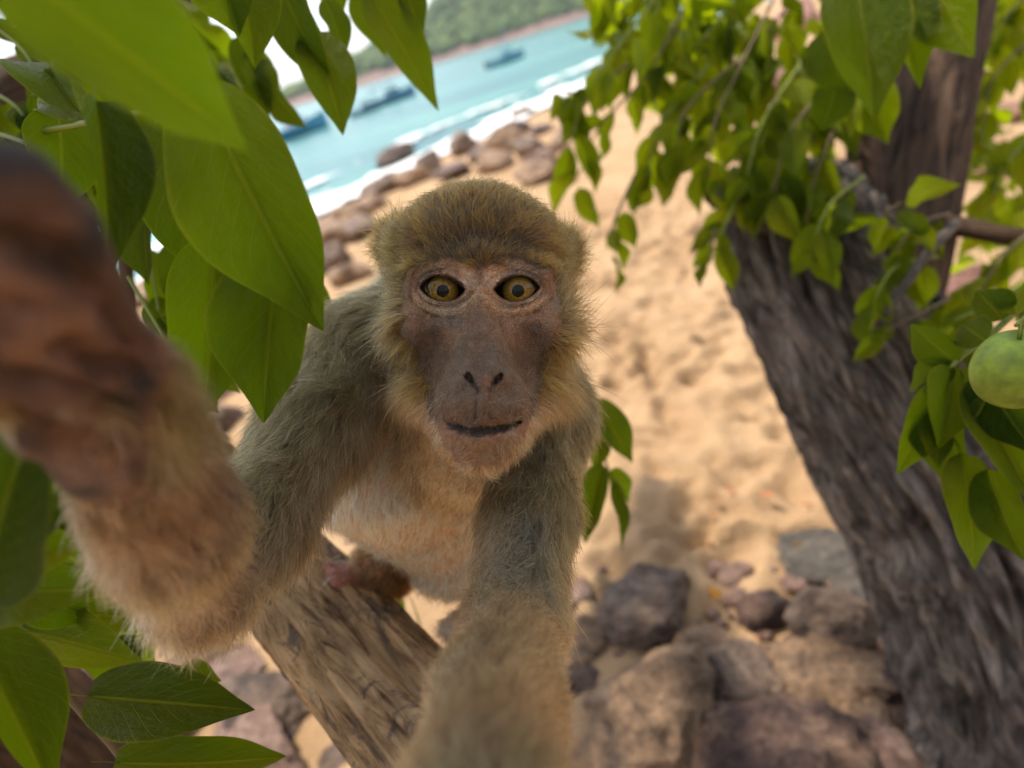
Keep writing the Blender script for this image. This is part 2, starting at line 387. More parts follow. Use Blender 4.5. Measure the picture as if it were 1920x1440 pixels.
# ------------------------------------------------------------------ far headland
def hill_material():
    m, nt, b = new_mat("hill"); p = geo_pos(nt); sep = N(nt, "ShaderNodeSeparateXYZ"); nt.links.new(p, sep.inputs[0])
    n1 = noise(nt, p, 0.05, 5); ad = N(nt, "ShaderNodeMath", operation='MULTIPLY_ADD'); nt.links.new(n1.outputs[0], ad.inputs[0]); ad.inputs[1].default_value = 9.0; nt.links.new(sep.outputs[2], ad.inputs[2])
    r = ramp(nt, [(0.0, (0.26, 0.17, 0.15)), (0.5, (0.22, 0.13, 0.11)), (0.7, (0.07, 0.12, 0.03))]);
    mr = N(nt, "ShaderNodeMapRange"); mr.inputs[1].default_value = 2; mr.inputs[2].default_value = 13; nt.links.new(ad.outputs[0], mr.inputs[0]); nt.links.new(mr.outputs[0], r.inputs[0])
    nt.links.new(r.outputs[0], b.inputs["Base Color"]); b.inputs["Roughness"].default_value = 0.9
    return m
hx = np.linspace(-190, 420, 150); hy = np.linspace(392, 640, 60); HX, HY = np.meshgrid(hx, hy, indexing='ij')
prof = np.interp(hx, [-190, -150, -78, -40, 0, 35, 75, 120, 180, 300, 420], [-6, -4, 9, 15, 24, 37, 52, 66, 78, 92, 95])
def hill_h(x, y):
    pr = np.interp(x, hx, prof)
    ramp_y = sstep(0, 1, (y - 398) / 130.0) * (1 - 0.5 * sstep(0, 1, (y - 540) / 100))
    cliff = 4.0 * sstep(0, 1, (y - 396) / 8.0) * (pr > 0)
    n = fbm(np.stack([x * 0.02, y * 0.02, x * 0], -1), 4, 51)
    return -3.0 + (pr * ramp_y * (1 + 0.25 * n) + cliff + 2.0 * fbm(np.stack([x * 0.15, y * 0.15, x * 0], -1), 3, 61) * (pr > 0))
HZ = hill_h(HX, HY)
tag(mesh_obj("hill", np.stack([HX, HY, HZ], -1).reshape(-1, 3), grid_faces(150, 60)[:, ::-1].copy(), hill_material()),
    "green wooded headland across the bay with rocky foot", "hill", kind="structure")
def hill_forest():
    m, nt, b = new_mat("hill_forest"); p = geo_pos(nt); n1 = noise(nt, p, 0.045, 4); n2 = noise(nt, p, 0.6, 4)
    r = ramp(nt, [(0.3, (0.03, 0.075, 0.015)), (0.55, (0.09, 0.16, 0.025)), (0.75, (0.18, 0.20, 0.05))]); nt.links.new(n1.outputs[0], r.inputs[0])
    r2 = ramp(nt, [(0.3, (0.5, 0.5, 0.5)), (0.7, (1.3, 1.3, 1.3))]); nt.links.new(n2.outputs[0], r2.inputs[0])
    nt.links.new(mixc(nt, r.outputs[0], r2.outputs[0], 1.0, 'MULTIPLY'), b.inputs["Base Color"]); b.inputs["Roughness"].default_value = 0.9
    import bmesh
    bm = bmesh.new(); bmesh.ops.create_icosphere(bm, subdivisions=2, radius=1.0)
    iv = np.array([v.co[:] for v in bm.verts]); fi = np.array([[v.index for v in f.verts] for f in bm.faces]); bm.free()
    V, F, k = [], [], 0
    while k < 2600:
        x, y = rng.uniform(-140, 330), rng.uniform(403, 520)
        h = float(hill_h(np.array([x]), np.array([y]))[0])
        if h < 3.0 or np.interp(x, hx, prof) < 3: 
            if rng.random() < 0.02: k += 1
            continue
        r_ = rng.uniform(2.0, 4.6); q = iv * (1 + 0.28 * vnoise(iv * 2.3 + k * 7.1, 5)[:, None]) * np.array([r_, r_, r_ * rng.uniform(0.7, 1.1)])
        V.append(q + [x, y, h + r_ * 0.4]); F.append(fi + (len(V) - 1) * len(iv)); k += 1
    tag(mesh_obj("hill_forest", np.vstack(V), np.vstack(F), m), "dense green woodland covering the far headland", "woodland", kind="stuff")
hill_forest()

# ------------------------------------------------------------------ boats
def boat(px, py, length, head, hullc, topc, label, mast=False):
    w = on_plane(px, py, SEA_Z); w[2] = SEA_Z
    r = empty("boat", w, label, "boat", "boats moored in the bay"); r.rotation_euler[2] = head
    hm = plain("boat_hull", hullc, 0.35); tm = plain("boat_top", topc, 0.5)
    L = length; n = 14; t = np.linspace(0, 1, n); beam = 0.16 * L * np.sin(np.pi * np.clip(0.16 + 0.84 * t, 0, 1)) ** 0.6 * (1 - 0.85 * t ** 6)
    V = []
    for i in range(n):
        x = (t[i] - 0.5) * L; sheer = 0.13 * L + 0.09 * L * t[i] ** 3
        for yy, zz in ((-1, 1), (-0.85, 0.35), (0, -0.25), (0.85, 0.35), (1, 1), (0.7, 0.8), (-0.7, 0.8)):
            V.append((x, beam[i] * yy, sheer * zz if zz > 0 else -0.04 * L))
    F = grid_faces(n, 7, True); F = [tuple(map(int, f)) for f in F] + [tuple(range(7))[::-1], tuple(range((n - 1) * 7, n * 7))]
    def part(name, V, F, m, sm=False):
        o = bpy.data.objects.new(name, mesh_data(name, V, F, m, smooth=sm)); o.parent = r; col.objects.link(o); return o
    part("hull", V, F, hm)
    def box(x0, x1, y0, y1, z0, z1, tp=0.9):
        cx, cy = (x0 + x1) / 2, (y0 + y1) / 2
        b_ = [(x0, y0, z0), (x1, y0, z0), (x1, y1, z0), (x0, y1, z0)]; u = [(cx + (x - cx) * tp, cy + (y - cy) * tp, z1) for x, y, _ in b_]
        return b_ + u, [(3, 2, 1, 0), (4, 5, 6, 7), (0, 1, 5, 4), (1, 2, 6, 5), (2, 3, 7, 6), (3, 0, 4, 7)]
    part("cabin", *box(-0.12 * L, 0.18 * L, -0.09 * L, 0.09 * L, 0.09 * L, 0.24 * L, 0.82), tm)
    part("windscreen", *box(0.10 * L, 0.185 * L, -0.08 * L, 0.08 * L, 0.17 * L, 0.225 * L, 0.85), plain("boat_glass", (0.03, 0.05, 0.06), 0.1))
    part("canopy", *box(-0.38 * L, 0.12 * L, -0.12 * L, 0.12 * L, 0.325 * L, 0.345 * L, 0.96), tm)
    for sx in (-0.34, 0.08):
        for sy in (-0.1, 0.1):
            Vp, Fp = tube([(sx * L, sy * L, 0.1 * L), (sx * L, sy * L, 0.33 * L)], 0.008 * L, 6); part("post", Vp, Fp, tm)
    part("outboard_motor", *box(-0.56 * L, -0.49 * L, -0.03 * L, 0.03 * L, -0.02 * L, 0.17 * L, 0.7), plain("motor", (0.05, 0.05, 0.06), 0.4))
    if mast:
        Vp, Fp = tube([(0.1 * L, 0, 0.3 * L), (0.1 * L, 0, 0.75 * L)], 0.01 * L, 6); part("mast", Vp, Fp, tm)
    return r
boat(556, 258, 5.2, 0.5, (0.05, 0.24, 0.38), (0.8, 0.82, 0.84), "blue boat with white cabin, nearest to the big hanging leaf")
boat(737, 192, 4.2, 0.25, (0.10, 0.24, 0.36), (0.14, 0.28, 0.38), "dark blue boat with dark canopy in the middle of the bay")
boat(690, 212, 2.8, 0.6, (0.10, 0.18, 0.26), (0.16, 0.26, 0.36), "small dark boat just beside the dark canopied one")
boat(950, 118, 4.2, 0.35, (0.14, 0.36, 0.46), (0.22, 0.44, 0.54), "pale blue tall boat moored off the headland", True)

# ------------------------------------------------------------------ rocks
import bmesh
def ico(sub):
    bm = bmesh.new(); bmesh.ops.create_icosphere(bm, subdivisions=sub, radius=1.0)
    v = np.array([q.co[:] for q in bm.verts]); f = np.array([[q.index for q in k.verts] for k in bm.faces]); bm.free(); return v, f
ICO5, ICO4 = ico(5), ico(4)
def rock(px, py, wpx, aspect, hgt, matname, label, rot=0.0, seed=1, chunky=0.5, sub=5, sink=0.35, group=None, name="rock"):
    g, d = ground_at(px, py)
    w = wpx / FPX * d / 2
    v, f = ICO5 if sub == 5 else ICO4
    o3 = np.array([seed * 3.71, seed * 1.93, seed * 5.17])
    q = v.copy()
    # facet it: clamp the ball by random planes, then roughen
    r2 = np.random.default_rng(seed)
    for _ in range(int(9 + 10 * chunky)):
        n = unit(r2.normal(size=3)); lim = r2.uniform(0.55, 0.9)
        dd = q @ n; q = q - n * np.maximum(dd - lim, 0)[:, None] * 0.92
    nn = fbm(v * 1.6 + o3, 5, seed); n2 = fbm(v * 6 + o3, 4, seed + 9)
    q = q * (1 + 0.26 * nn + 0.09 * n2 - 0.05 * np.abs(vnoise(v * 3.1 + o3, seed + 4)))[:, None]
    q = q * np.array([w, w * aspect, w * hgt])
    c, s = math.cos(rot), math.sin(rot); q = np.stack([q[:, 0] * c - q[:, 1] * s, q[:, 0] * s + q[:, 1] * c, q[:, 2]], -1)
    base = np.array([g[0], g[1], g[2]])
    o = mesh_obj(name, q + base + [0, 0, w * hgt * (0.8 - sink)], f, MAT[matname], None, base)
    return tag(o, label, "rock", group)
# near rocks, lower right
rock(1212, 1150, 205, 0.85, 0.62, "rock_grey", "blocky grey-brown rock on the sand with a small yellow leaf on it", 0.5, 3, 0.2)
rock(1235, 1345, 290, 0.95, 0.62, "rock_tan", "big tan boulder with dark pits beside the monkey's forearm", 0.3, 12, 0.4, sink=0.45)
rock(1445, 1470, 390, 0.75, 0.45, "rock_dark", "large smooth dark purplish rock at the bottom edge", -0.2, 7, 0.1, sink=0.4)
rock(1435, 1150, 120, 0.9, 0.6, "rock_dark", "small dark reddish rock half sunk in the sand", 0.9, 15)
rock(1560, 1180, 150, 1.0, 0.8, "rock_grey", "brown rounded rock leaning against the foot of the trunk", 0.1, 22)
rock(1545, 1045, 170, 1.0, 0.16, "rock_slate", "flat slate-grey slab lying in the sand behind the trunk", 0.6, 26, 0.9, sink=0.2)
rock(1600, 1110, 110, 0.8, 0.4, "rock_slate", "low blue-grey rock between slab and trunk", 1.2, 28)
rock(1530, 1265, 300, 0.55, 0.22, "rock_tan", "long flat tan rock below the brown rounded rock", -0.35, 31, 0.6, sink=0.25)
rock(1620, 1385, 170, 0.9, 0.35, "rock_tan", "pale flat rock at the trunk's left foot", 0.2, 34, 0.6, sink=0.3)
rock(1085, 1135, 105, 0.9, 0.55, "rock_pink", "small pinkish rock peeping out beside the monkey's elbow", 0.4, 37)
rock(1100, 1210, 110, 0.9, 0.6, "rock_tan", "small pale rock wedged between the tan boulder and the arm", 0.8, 41)
rock(1080, 1290, 95, 1.0, 0.5, "rock_dark", "dark little rock in the shadow next to the tan boulder", 0.2, 43)
rock(1650, 1270, 130, 0.9, 0.35, "rock_dark", "dark low rock tight against the trunk base", 0.5, 47)
# near rocks, lower left
rock(500, 1350, 250, 0.9, 0.5, "rock_grey", "mottled grey-brown rock below the log", 0.2, 52, 0.4)
rock(430, 1285, 190, 0.8, 0.3, "rock_pink", "flat pinkish-grey rock behind the mottled one", 0.6, 55, 0.6, sink=0.3)
rock(100, 1340, 210, 0.9, 0.5, "rock_pink", "pinkish-grey rock glimpsed between the lower left leaves", 0.3, 58)
rock(195, 1290, 120, 0.9, 0.5, "rock_grey", "grey rock behind the pointed heart-shaped leaf", 0.9, 61)
rock(230, 1415, 120, 0.9, 0.45, "rock_pink", "pale stone under the brown leaf stem", 0.9, 64)
rock(40, 1240, 130, 0.9, 0.6, "rock_dark", "dark rock showing at the left edge behind leaves", 0.4, 67)
rock(640, 1425, 110, 0.9, 0.4, "rock_grey", "small grey stone at the lower end of the log", 0.4, 69)
for i, (x, y, w, h, mt, l) in enumerate([(560, 1300, 170, 0.35, "rock_tan", "tan rock just left of the log's lower half"), (330, 1340, 210, 0.5, "rock_pink", "rounded pinkish rock right of the brown leaf stem"), (270, 1430, 220, 0.5, "rock_grey", "grey-brown rock at the bottom edge under the leaves"),
        (480, 1450, 260, 0.5, "rock_pink", "pale mottled rock at the bottom edge left of the log"), (120, 1240, 180, 0.6, "rock_grey", "grey rock behind the leaf pair at the left edge"), (380, 1230, 150, 0.35, "rock_tan", "low tan rock below the monkey's elbow"), (1330, 1240, 150, 0.5, "rock_tan", "tan rock tucked behind the big pitted boulder"),
        (1390, 1300, 190, 0.6, "rock_grey", "grey-brown rock between pitted boulder and dark purplish rock"), (1660, 1440, 200, 0.5, "rock_pink", "pinkish rock in the bottom corner by the trunk"), (1160, 1440, 200, 0.6, "rock_tan", "tan rock at the bottom edge beside the forearm")]):
    rock(x, y, w, 0.9, h, mt, l, i * 0.77, 220 + i, 0.5)
# rocks behind the left leaves and beside the head
lf = [(440, 560, 90, "rock_tan"), (437, 655, 95, "rock_salmon"), (430, 735, 110, "rock_pink"), (420, 800, 95, "rock_dark"), (640, 455, 120, "rock_tan"), (625, 500, 95, "rock_grey"),
      (560, 480, 110, "rock_pink"), (520, 560, 120, "rock_grey"), (660, 525, 90, "rock_tan"), (330, 640, 130, "rock_pink"), (300, 560, 120, "rock_tan"), (590, 430, 70, "rock_dark"), (380, 850, 120, "rock_pink")]
ll = ["tan rock seen through the gap right of the round leaf", "reddish rock below the tan one in the leaf gap", "pink-grey rock low in the gap between two leaves", "dark stone at the bottom of the leaf gap",
      "tan rock on the sand just left of the monkey's ear", "grey rock below the tan one by the monkey's ear", "pinkish rock behind the large bright leaf", "grey rock behind the monkey's shoulder",
      "small tan rock touching the monkey's cheek fur", "pinkish rock behind the round hanging leaf", "tan rock behind the left leaves", "dark small rock at the surf edge left of the head", "pink stone behind the wrist"]
for i, ((x, y, w, m), l) in enumerate(zip(lf, ll)):
    rock(x, y, w, 0.9, 0.6, m, l, i * 0.7, 80 + i, 0.4, sub=4)
# shore rocks behind the head
sh = [(748, 318, 75, 0.85, "rock_dark"), (812, 325, 70, 0.8, "rock_grey"), (876, 288, 68, 0.75, "rock_grey"), (950, 285, 90, 0.7, "rock_tan"), (1000, 300, 90, 0.6, "rock_grey"), (985, 222, 75, 0.35, "rock_grey"),
      (1015, 250, 60, 0.4, "rock_dark"), (930, 320, 110, 0.45, "rock_tan"), (850, 335, 80, 0.5, "rock_dark"), (1045, 285, 60, 0.6, "rock_tan"), (1010, 340, 110, 0.4, "rock_tan"), (730, 360, 100, 0.5, "rock_grey"), (700, 395, 70, 0.5, "rock_tan"), (1060, 215, 70, 0.4, "rock_grey")]
sl = ["pointed dark shore rock standing leftmost in the surf", "brown shore rock second from the left in the surf", "single peaked shore rock out in the white foam", "tan topped shore rock above the monkey's crown", "grey-brown shore rock right of the tan topped one",
      "low flat rock farthest out in the white foam", "little dark rock between foam and leaves", "broad tan rock directly above the monkey's crown", "dark wet rock touching the monkey's crown", "tan rock half hidden by the hanging leaves",
      "flat tan rock right of the monkey's crown", "grey rock rising behind the monkey's ear", "small tan rock in the foam beside the ear", "low grey rock behind the leftmost leaf sprays"]
for i, ((x, y, w, h, m), l) in enumerate(zip(sh, sl)):
    rock(x, y, w * 1.05, 0.8, h * 1.0, m, l, i * 1.1, 120 + i, 0.5, sub=4, sink=0.2)
for i, (x, y, w, mt, l) in enumerate([(780, 345, 80, "rock_tan", "tan rock at the waterline behind the left of the crown"), (905, 300, 70, "rock_dark", "dark rock between the peaked one and the tan topped one"), (965, 255, 70, "rock_dark", "dark wet rock at the inner edge of the foam"), (1020, 320, 90, "rock_pink", "pinkish rock in the row right of the crown"),
        (660, 420, 100, "rock_tan", "tan rock beside the ear tuft at the shore"), (1075, 255, 80, "rock_tan", "tan rock behind the leftmost hanging spray"), (690, 440, 90, "rock_grey", "grey rock tight against the ear tuft")]):
    rock(x, y, w, 0.8, 0.55, mt, l, i * 1.3, 250 + i, 0.5, sub=4, sink=0.2)
# sunlit salmon rocks behind the tree
sr = [(1790, 545, 130), (1880, 320, 120), (1790, 100, 100), (1885, 70, 130), (1450, 180, 130), (1500, 60, 120), (1280, 90, 110), (1690, 520, 90), (1880, 230, 90), (1600, 640, 110)]
sn = ["salmon pink rock in the gap under the thin grey twig", "pale pink rock at the right edge above the branch", "pink rock high behind the dark stem", "pink rock in the top right corner", "pink rock glimpsed mid foliage",
      "pink rock high in the foliage beside the brown stem", "pink rock behind the top left of the foliage", "reddish rock touching the fork of the trunk", "pink rock just below the top right one", "pale rock hidden behind the trunk's shoulder"]
for i, ((x, y, w), l) in enumerate(zip(sr, sn)):
    rock(x, y, w, 0.9, 0.7, "rock_salmon", l, i * 0.9, 160 + i, 0.5, sub=4)
# pebbles between the rocks
def pebbles():
    v, f = ico(2); V, F = [], []
    for k in range(420):
        px, py = (rng.uniform(1040, 1720), rng.uniform(1060, 1440)) if rng.random() < 0.6 else (rng.uniform(-50, 720), rng.uniform(1000, 1440))
        g, d = ground_at(px, py); r_ = rng.uniform(0.005, 0.02) * (1 + (rng.random() < 0.1))
        q = v * (1 + 0.25 * vnoise(v * 1.7 + k, 3)[:, None]) * np.array([r_, r_ * rng.uniform(0.6, 1), r_ * rng.uniform(0.4, 0.7)])
        V.append(q + [g[0], g[1], g[2] + 0.004]); F.append(f + k * len(v))
    tag(mesh_obj("pebbles", np.vstack(V), np.vstack(F), MAT["rock_pink"]), "loose pebbles strewn on the sand between the rocks", "pebbles", kind="stuff")
pebbles()

# ------------------------------------------------------------------ unseen wooded slope, added behind the viewer to block sky light
def sky_block_bank():
    xs_, ys_ = np.linspace(-35, 45, 70), np.linspace(-32, -5, 30); X, Y = np.meshgrid(xs_, ys_, indexing='ij')
    def hb(X, Y): return -0.15 + 6.5 * sstep(-5.5, -22, Y + 1.2 * np.sin(X * 0.3)) + 0.5 * fbm(np.stack([X * .3, Y * .3, X * 0], -1), 3, 401)
    tag(mesh_obj("sky_block_bank", np.stack([X, Y, hb(X, Y)], -1).reshape(-1, 3), grid_faces(70, 30)[:, ::-1].copy(), plain("bank_soil", (0.16, 0.11, 0.06), 0.95)), "unseen earth slope added behind the viewer to block sky light", "sky_block_bank", kind="structure")
    r = np.random.default_rng(17); V, F = [], []
    for k in range(5200):
        x, y = r.uniform(-30, 40), r.uniform(-24, -6.5); z = float(hb(np.array([x]), np.array([y]))[0]) + r.uniform(0.1, 3.2)
        l = r.uniform(0.25, 0.6); d = unit(r.normal(size=3) + [0, 0, -0.4]); s = unit(np.cross(d, r.normal(size=3))) * l * 0.3; p = np.array([x, y, z]); i0 = len(V)
        V += [p, p + d * l * 0.4 + s, p + d * l, p + d * l * 0.4 - s]; F.append((i0, i0 + 1, i0 + 2, i0 + 3))
    tag(mesh_obj("sky_block_leaves", np.array(V), np.array(F), MAT["leaf"], uv=np.tile([[0.5, 0], [1, .4], [.5, 1], [0, .4]], (len(F), 1))), "dense green leaves added unseen behind the viewer to block sky light", "sky_block_leaves", kind="stuff")
sky_block_bank()

# ------------------------------------------------------------------ leaves, twigs and trees
def leaf_data(name, bend, fold, wav, twist, mat, shape=(0.55, 0.95), nu=15, nv=7, pet=0.14):
    t = np.linspace(0.0, 1.0, nu) ; a, b_ = shape
    w = (t + 1e-6) ** a * (1 - t + 1e-6) ** b_; w = w / w.max() * 0.5 * (1 - 0.5 * sstep(0.62, 1.0, t)); w[0] = 0.012; w[-1] = 0.003
    x = np.linspace(-1, 1, nv); V, UV = [], []
    for i in range(nu):
        for xx in x:
            u = xx * w[i]
            z = -bend * t[i] ** 2 + fold * abs(u) + wav * math.sin(9 * t[i] + 3 * np.sign(xx)) * abs(xx) ** 1.5 * w[i] - 0.006 * (abs(xx) < 0.01)
            tw = twist * t[i]
            V.append((u * math.cos(tw), t[i] * (1 - 0.25 * bend * t[i]), z + u * math.sin(tw))); UV.append((0.5 + xx * 0.5, t[i]))
    F = [tuple(map(int, f)) for f in grid_faces(nu, nv)[:, ::-1]]
    if pet > 0:
        Vp, Fp = tube([(0, -pet, 0.01), (0, -pet * 0.5, -0.004), (0, 0.02, -0.004)], [0.011, 0.010, 0.009], 4, caps=False)
        k = len(V); V += [tuple(q) for q in Vp]; UV += [(0.5, 0.0)] * len(Vp); F += [tuple(int(j) + k for j in f) for f in Fp]
    return mesh_data(name, V, F, mat, uv=UV)
LEAF = [leaf_data("leaf_shape", b, f, w, tw, MAT["leaf"], sh) for b, f, w, tw, sh in
        [(0.12, 0.30, 0.10, 0.15, (0.55, 0.95)), (0.25, 0.22, 0.14, -0.25, (0.50, 0.90)), (0.05, 0.45, 0.08, 0.1, (0.62, 1.0)), (0.35, 0.30, 0.12, 0.3, (0.55, 1.1)), (0.18, 0.15, 0.18, -0.1, (0.48, 0.85)), (0.02, 0.6, 0.12, -0.2, (0.6, 1.0))]]
BIG = [leaf_data("leaf_shape", b, f, w, tw, MAT["leaf"], sh, 28, 11) for b, f, w, tw, sh in
       [(0.16, 0.24, 0.09, 0.2, (0.50, 0.72)), (0.26, 0.32, 0.12, -0.3, (0.46, 0.70)), (0.10, 0.5, 0.09, 0.15, (0.50, 0.76)), (0.36, 0.24, 0.14, 0.4, (0.44, 0.68))]]
LEAF_L = [leaf_data("leaf_shape", b, f, w, tw, MAT["leaf_lit"], sh) for b, f, w, tw, sh in [(0.12, 0.30, 0.10, 0.15, (0.55, 0.95)), (0.25, 0.22, 0.14, -0.25, (0.50, 0.90)), (0.05, 0.45, 0.08, 0.1, (0.62, 1.0)), (0.35, 0.30, 0.12, 0.3, (0.55, 1.1)), (0.18, 0.15, 0.18, -0.1, (0.48, 0.85)), (0.02, 0.6, 0.12, -0.2, (0.6, 1.0))]]
def put_leaf(parent, base, tip, width, nrm, data, name="leaf"):
    base, tip = np.asarray(base, float), np.asarray(tip, float)
    y = tip - base; L = np.linalg.norm(y); y = y / L
    z = np.asarray(nrm, float); z = unit(z - y * np.dot(z, y)); x = np.cross(y, z)
    o = bpy.data.objects.new(name, data); col.objects.link(o); o.parent = parent
    Mx = Matrix(((x[0] * width, y[0] * L, z[0] * L, base[0] - WLOC[parent.name][0]), (x[1] * width, y[1] * L, z[1] * L, base[1] - WLOC[parent.name][1]), (x[2] * width, y[2] * L, z[2] * L, base[2] - WLOC[parent.name][2]), (0, 0, 0, 1)))
    o.matrix_local = Mx
    return o
def facing(base, amt=1.0, jitter=0.5, r=rng):      # a normal roughly towards the viewer's side, jittered
    return unit(CAM - np.asarray(base)) * amt + r.normal(size=3) * jitter + np.array([0, 0, 0.5])
def make_twig(parent, pts, r0, r1, mat="twig", name="twig", n=14, sides=6):
    P = spline(pts, n); V, F = tube(P, np.linspace(r0, r1, n), sides)
    return mesh_obj(name, V, F, MAT[mat], parent, P[0]), P
def leafy_twig(parent, pts, n, L, wr=0.45, r0=0.003, seed=0, droop=0.8, mat="twig", fan=0.8, jit=0.5, data=None, start=0.15):
    r = np.random.default_rng(1000 + seed)
    tw, P = make_twig(parent, pts, r0, r0 * 0.4, mat)
    for k in range(n):
        u = start + (1 - start) * (k + r.uniform(-0.3, 0.3)) / max(n - 1, 1); u = min(max(u, 0), 1)
        x = u * (len(P) - 1); i = min(int(x), len(P) - 2); b = P[i] + (P[i + 1] - P[i]) * (x - i); T = unit(P[i + 1] - P[i])
        side = unit(np.cross(T, r.normal(size=3)))
        d = unit(T * 0.5 + side * fan * r.uniform(0.4, 1.1) + np.array([0, 0, -1.0]) * droop * r.uniform(0.5, 1.3))
        l = L * r.uniform(0.65, 1.2); b2 = b + d * l * 0.14
        put_leaf(tw, b2, b2 + d * l, l * wr * r.uniform(0.85, 1.15), facing(b2, 0.9, jit, r), (data or LEAF)[r.integers(len(data or LEAF))])
    return tw
def bark_tube(name, parent, P, rad, mat, sides=96, amp=0.12, freq=9, seed=0, lumps=0.08):
    P = np.asarray(P); T, U, W = frames(P)
    def disp(th, s):
        c = np.stack([np.cos(th) * freq * 0.35, np.sin(th) * freq * 0.35, s * 6], -1)
        rid = 1 - np.abs(fbm(np.stack([np.cos(th) * freq * 0.8 + 0.4 * np.sin(s * 14), np.sin(th) * freq * 0.8, s * 7], -1), 4, seed)) * 2
        return amp * (rid - 0.5) + lumps * fbm(c * 0.5, 3, seed + 5)
    V, F = tube(P, rad, sides, disp, caps=True)
    n = len(P); s = np.concatenate([[0], np.cumsum(np.linalg.norm(np.diff(P, axis=0), axis=1))])
    th = np.linspace(0, 1, sides, endpoint=False); rm = float(np.mean(rad)) * 6.28
    tri = np.minimum(th, 1 - th) * 2   # mirrored so that the seam closes
    UV = np.stack([np.broadcast_to(tri * rm, (n, sides)), np.broadcast_to(s[:, None], (n, sides))], -1).reshape(-1, 2)
    UV = np.vstack([UV, [0, 0], [0, s[-1]]])
    return mesh_obj(name, V, F, MAT[mat], parent, P[0], uv=UV)

# --- the big tree on the right
tb, _ = ground_at(1830, 1500); tb[2] = 0
tree = empty("beach_tree", tb, "leaning grey-barked tree at the right with drooping green leaf sprays", "tree")
P = spline([at(2080, 1900, .84), at(1995, 1560, .86), at(1922, 1320, 0.88), at(1800, 1020, 0.90), at(1642, 740, 0.925), at(1538, 545, 0.95), at(1500, 430, 0.97), at(1485, 330, 0.99)], 150)
bark_tube("trunk", tree, P, np.interp(np.linspace(0, 1, 150), [0, 0.2, 0.34, 0.5, 0.68, 0.85, 0.95, 1], [0.18, 0.155, 0.143, 0.128, 0.112, 0.108, 0.090, 0.05]), "bark", 220, 0.26, 9, 2, 0.20)
P = spline([at(1640, 620, 1.0), at(1685, 400, 1.03), at(1735, 150, 1.12), at(1800, -120, 1.25), at(1850, -500, 1.5)], 70)
bark_tube("fork", tree, P, np.linspace(0.085, 0.075, 70), "bark_brown", 72, 0.10, 8, 6)
P = spline([at(1600, 560, 0.93), at(1622, 400, 0.92), at(1612, 200, 0.95), at(1580, -60, 1.05), at(1500, -300, 1.3)], 50)
bark_tube("fork", tree, P, np.linspace(0.026, 0.02, 50), "bark_brown", 40, 0.08, 6, 8)
P = spline([at(1480, 430, 0.93), at(1400, 395, 0.90), at(1335, 360, 0.88)], 24)
bark_tube("broken_stub", tree, P, np.linspace(0.035, 0.016, 24), "bark", 40, 0.18, 6, 9)
P = spline([at(1680, 420, 1.0), at(1800, 425, 0.93), at(1930, 445, 0.88), at(2150, 430, 0.9)], 24)
bark_tube("branch", tree, P, np.linspace(0.018, 0.010, 24), "bark_brown", 24, 0.1, 5, 12)
P = spline([at(1660, 590, 0.74), at(1700, 530, 0.74), at(1745, 468, 0.74), at(1790, 420, 0.78)], 16)
bark_tube("bare_twig", tree, P, np.linspace(0.004, 0.007, 16), "bark", 16, 0.15, 4, 14)
# limbs overhead, out of the frame, that carry the drooping sprays and the shade
for i, pts in enumerate([[at(1800, -120, 1.25), (0.5, 0.9, 1.75), (0.1, 0.8, 2.15), (-0.7, 0.9, 2.45)], [at(1800, -120, 1.25), (0.75, 1.5, 1.85), (0.5, 2.2, 2.35), (0.1, 2.8, 2.7)], [at(1850, -500, 1.5), (1.2, 0.8, 2.2), (1.3, 0.2, 2.7)], [at(1500, -300, 1.3), (0.3, 1.4, 1.75), (-0.1, 1.9, 2.2)]]):
    P = spline(pts, 30); bark_tube("limb", tree, P, np.linspace(0.05, 0.012, 30), "bark_brown", 20, 0.1, 6, 20 + i)
def crown(parent, n, seed, boxes, L):
    r = np.random.default_rng(seed); V, F, UV = [], [], []
    t = np.array([0, 0.25, 0.55, 1.0]); w = np.array([0.05, 0.42, 0.38, 0.0])
    for k in range(n):
        c = boxes[r.integers(len(boxes))]; p = r.uniform(c[0], c[1])
        y = unit(r.normal(size=3) * 0.7 + [0, 0, -0.5]); z = unit(np.cross(y, r.normal(size=3))); x = np.cross(y, z); l = L * r.uniform(0.7, 1.3); i0 = len(V)
        for tt, ww in zip(t, w):
            for sg in (-1, 1): V.append(p + y * l * tt + x * sg * ww * l * 0.5 + z * 0.1 * l * ww); UV.append((0.5 + sg * 0.5, tt))
        for q in range(3): F.append((i0 + 2 * q, i0 + 2 * q + 1, i0 + 2 * q + 3, i0 + 2 * q + 2))
    V = np.array(V); o = mesh_obj("crown", V, np.array(F), MAT["leaf"], parent, V.mean(0), uv=UV); return tag(o, kind="stuff")
MK = at(880, 650, 0.33)
tops = [MK + SUN_DIR * k for k in (1.3, 1.6, 1.9)]
crown(tree, 700, 5, [(np.array([0.4, -0.2, 2.3]), np.array([1.8, 1.6, 2.8])), (np.array([-0.5, -1.3, 1.35]), np.array([0.5, -0.8, 2.05]))] + [(np.array(q_) + SUN_DIR * k_ - [0.2, 0.2, 0.1], np.array(q_) + SUN_DIR * k_ + [0.2, 0.2, 0.1]) for q_ in ((0.62, 0.42, 0.05),) for k_ in (2.0, 2.3)], 0.11)  # besides the crown, unseen leaves added for eye reflections and trunk-foot shade

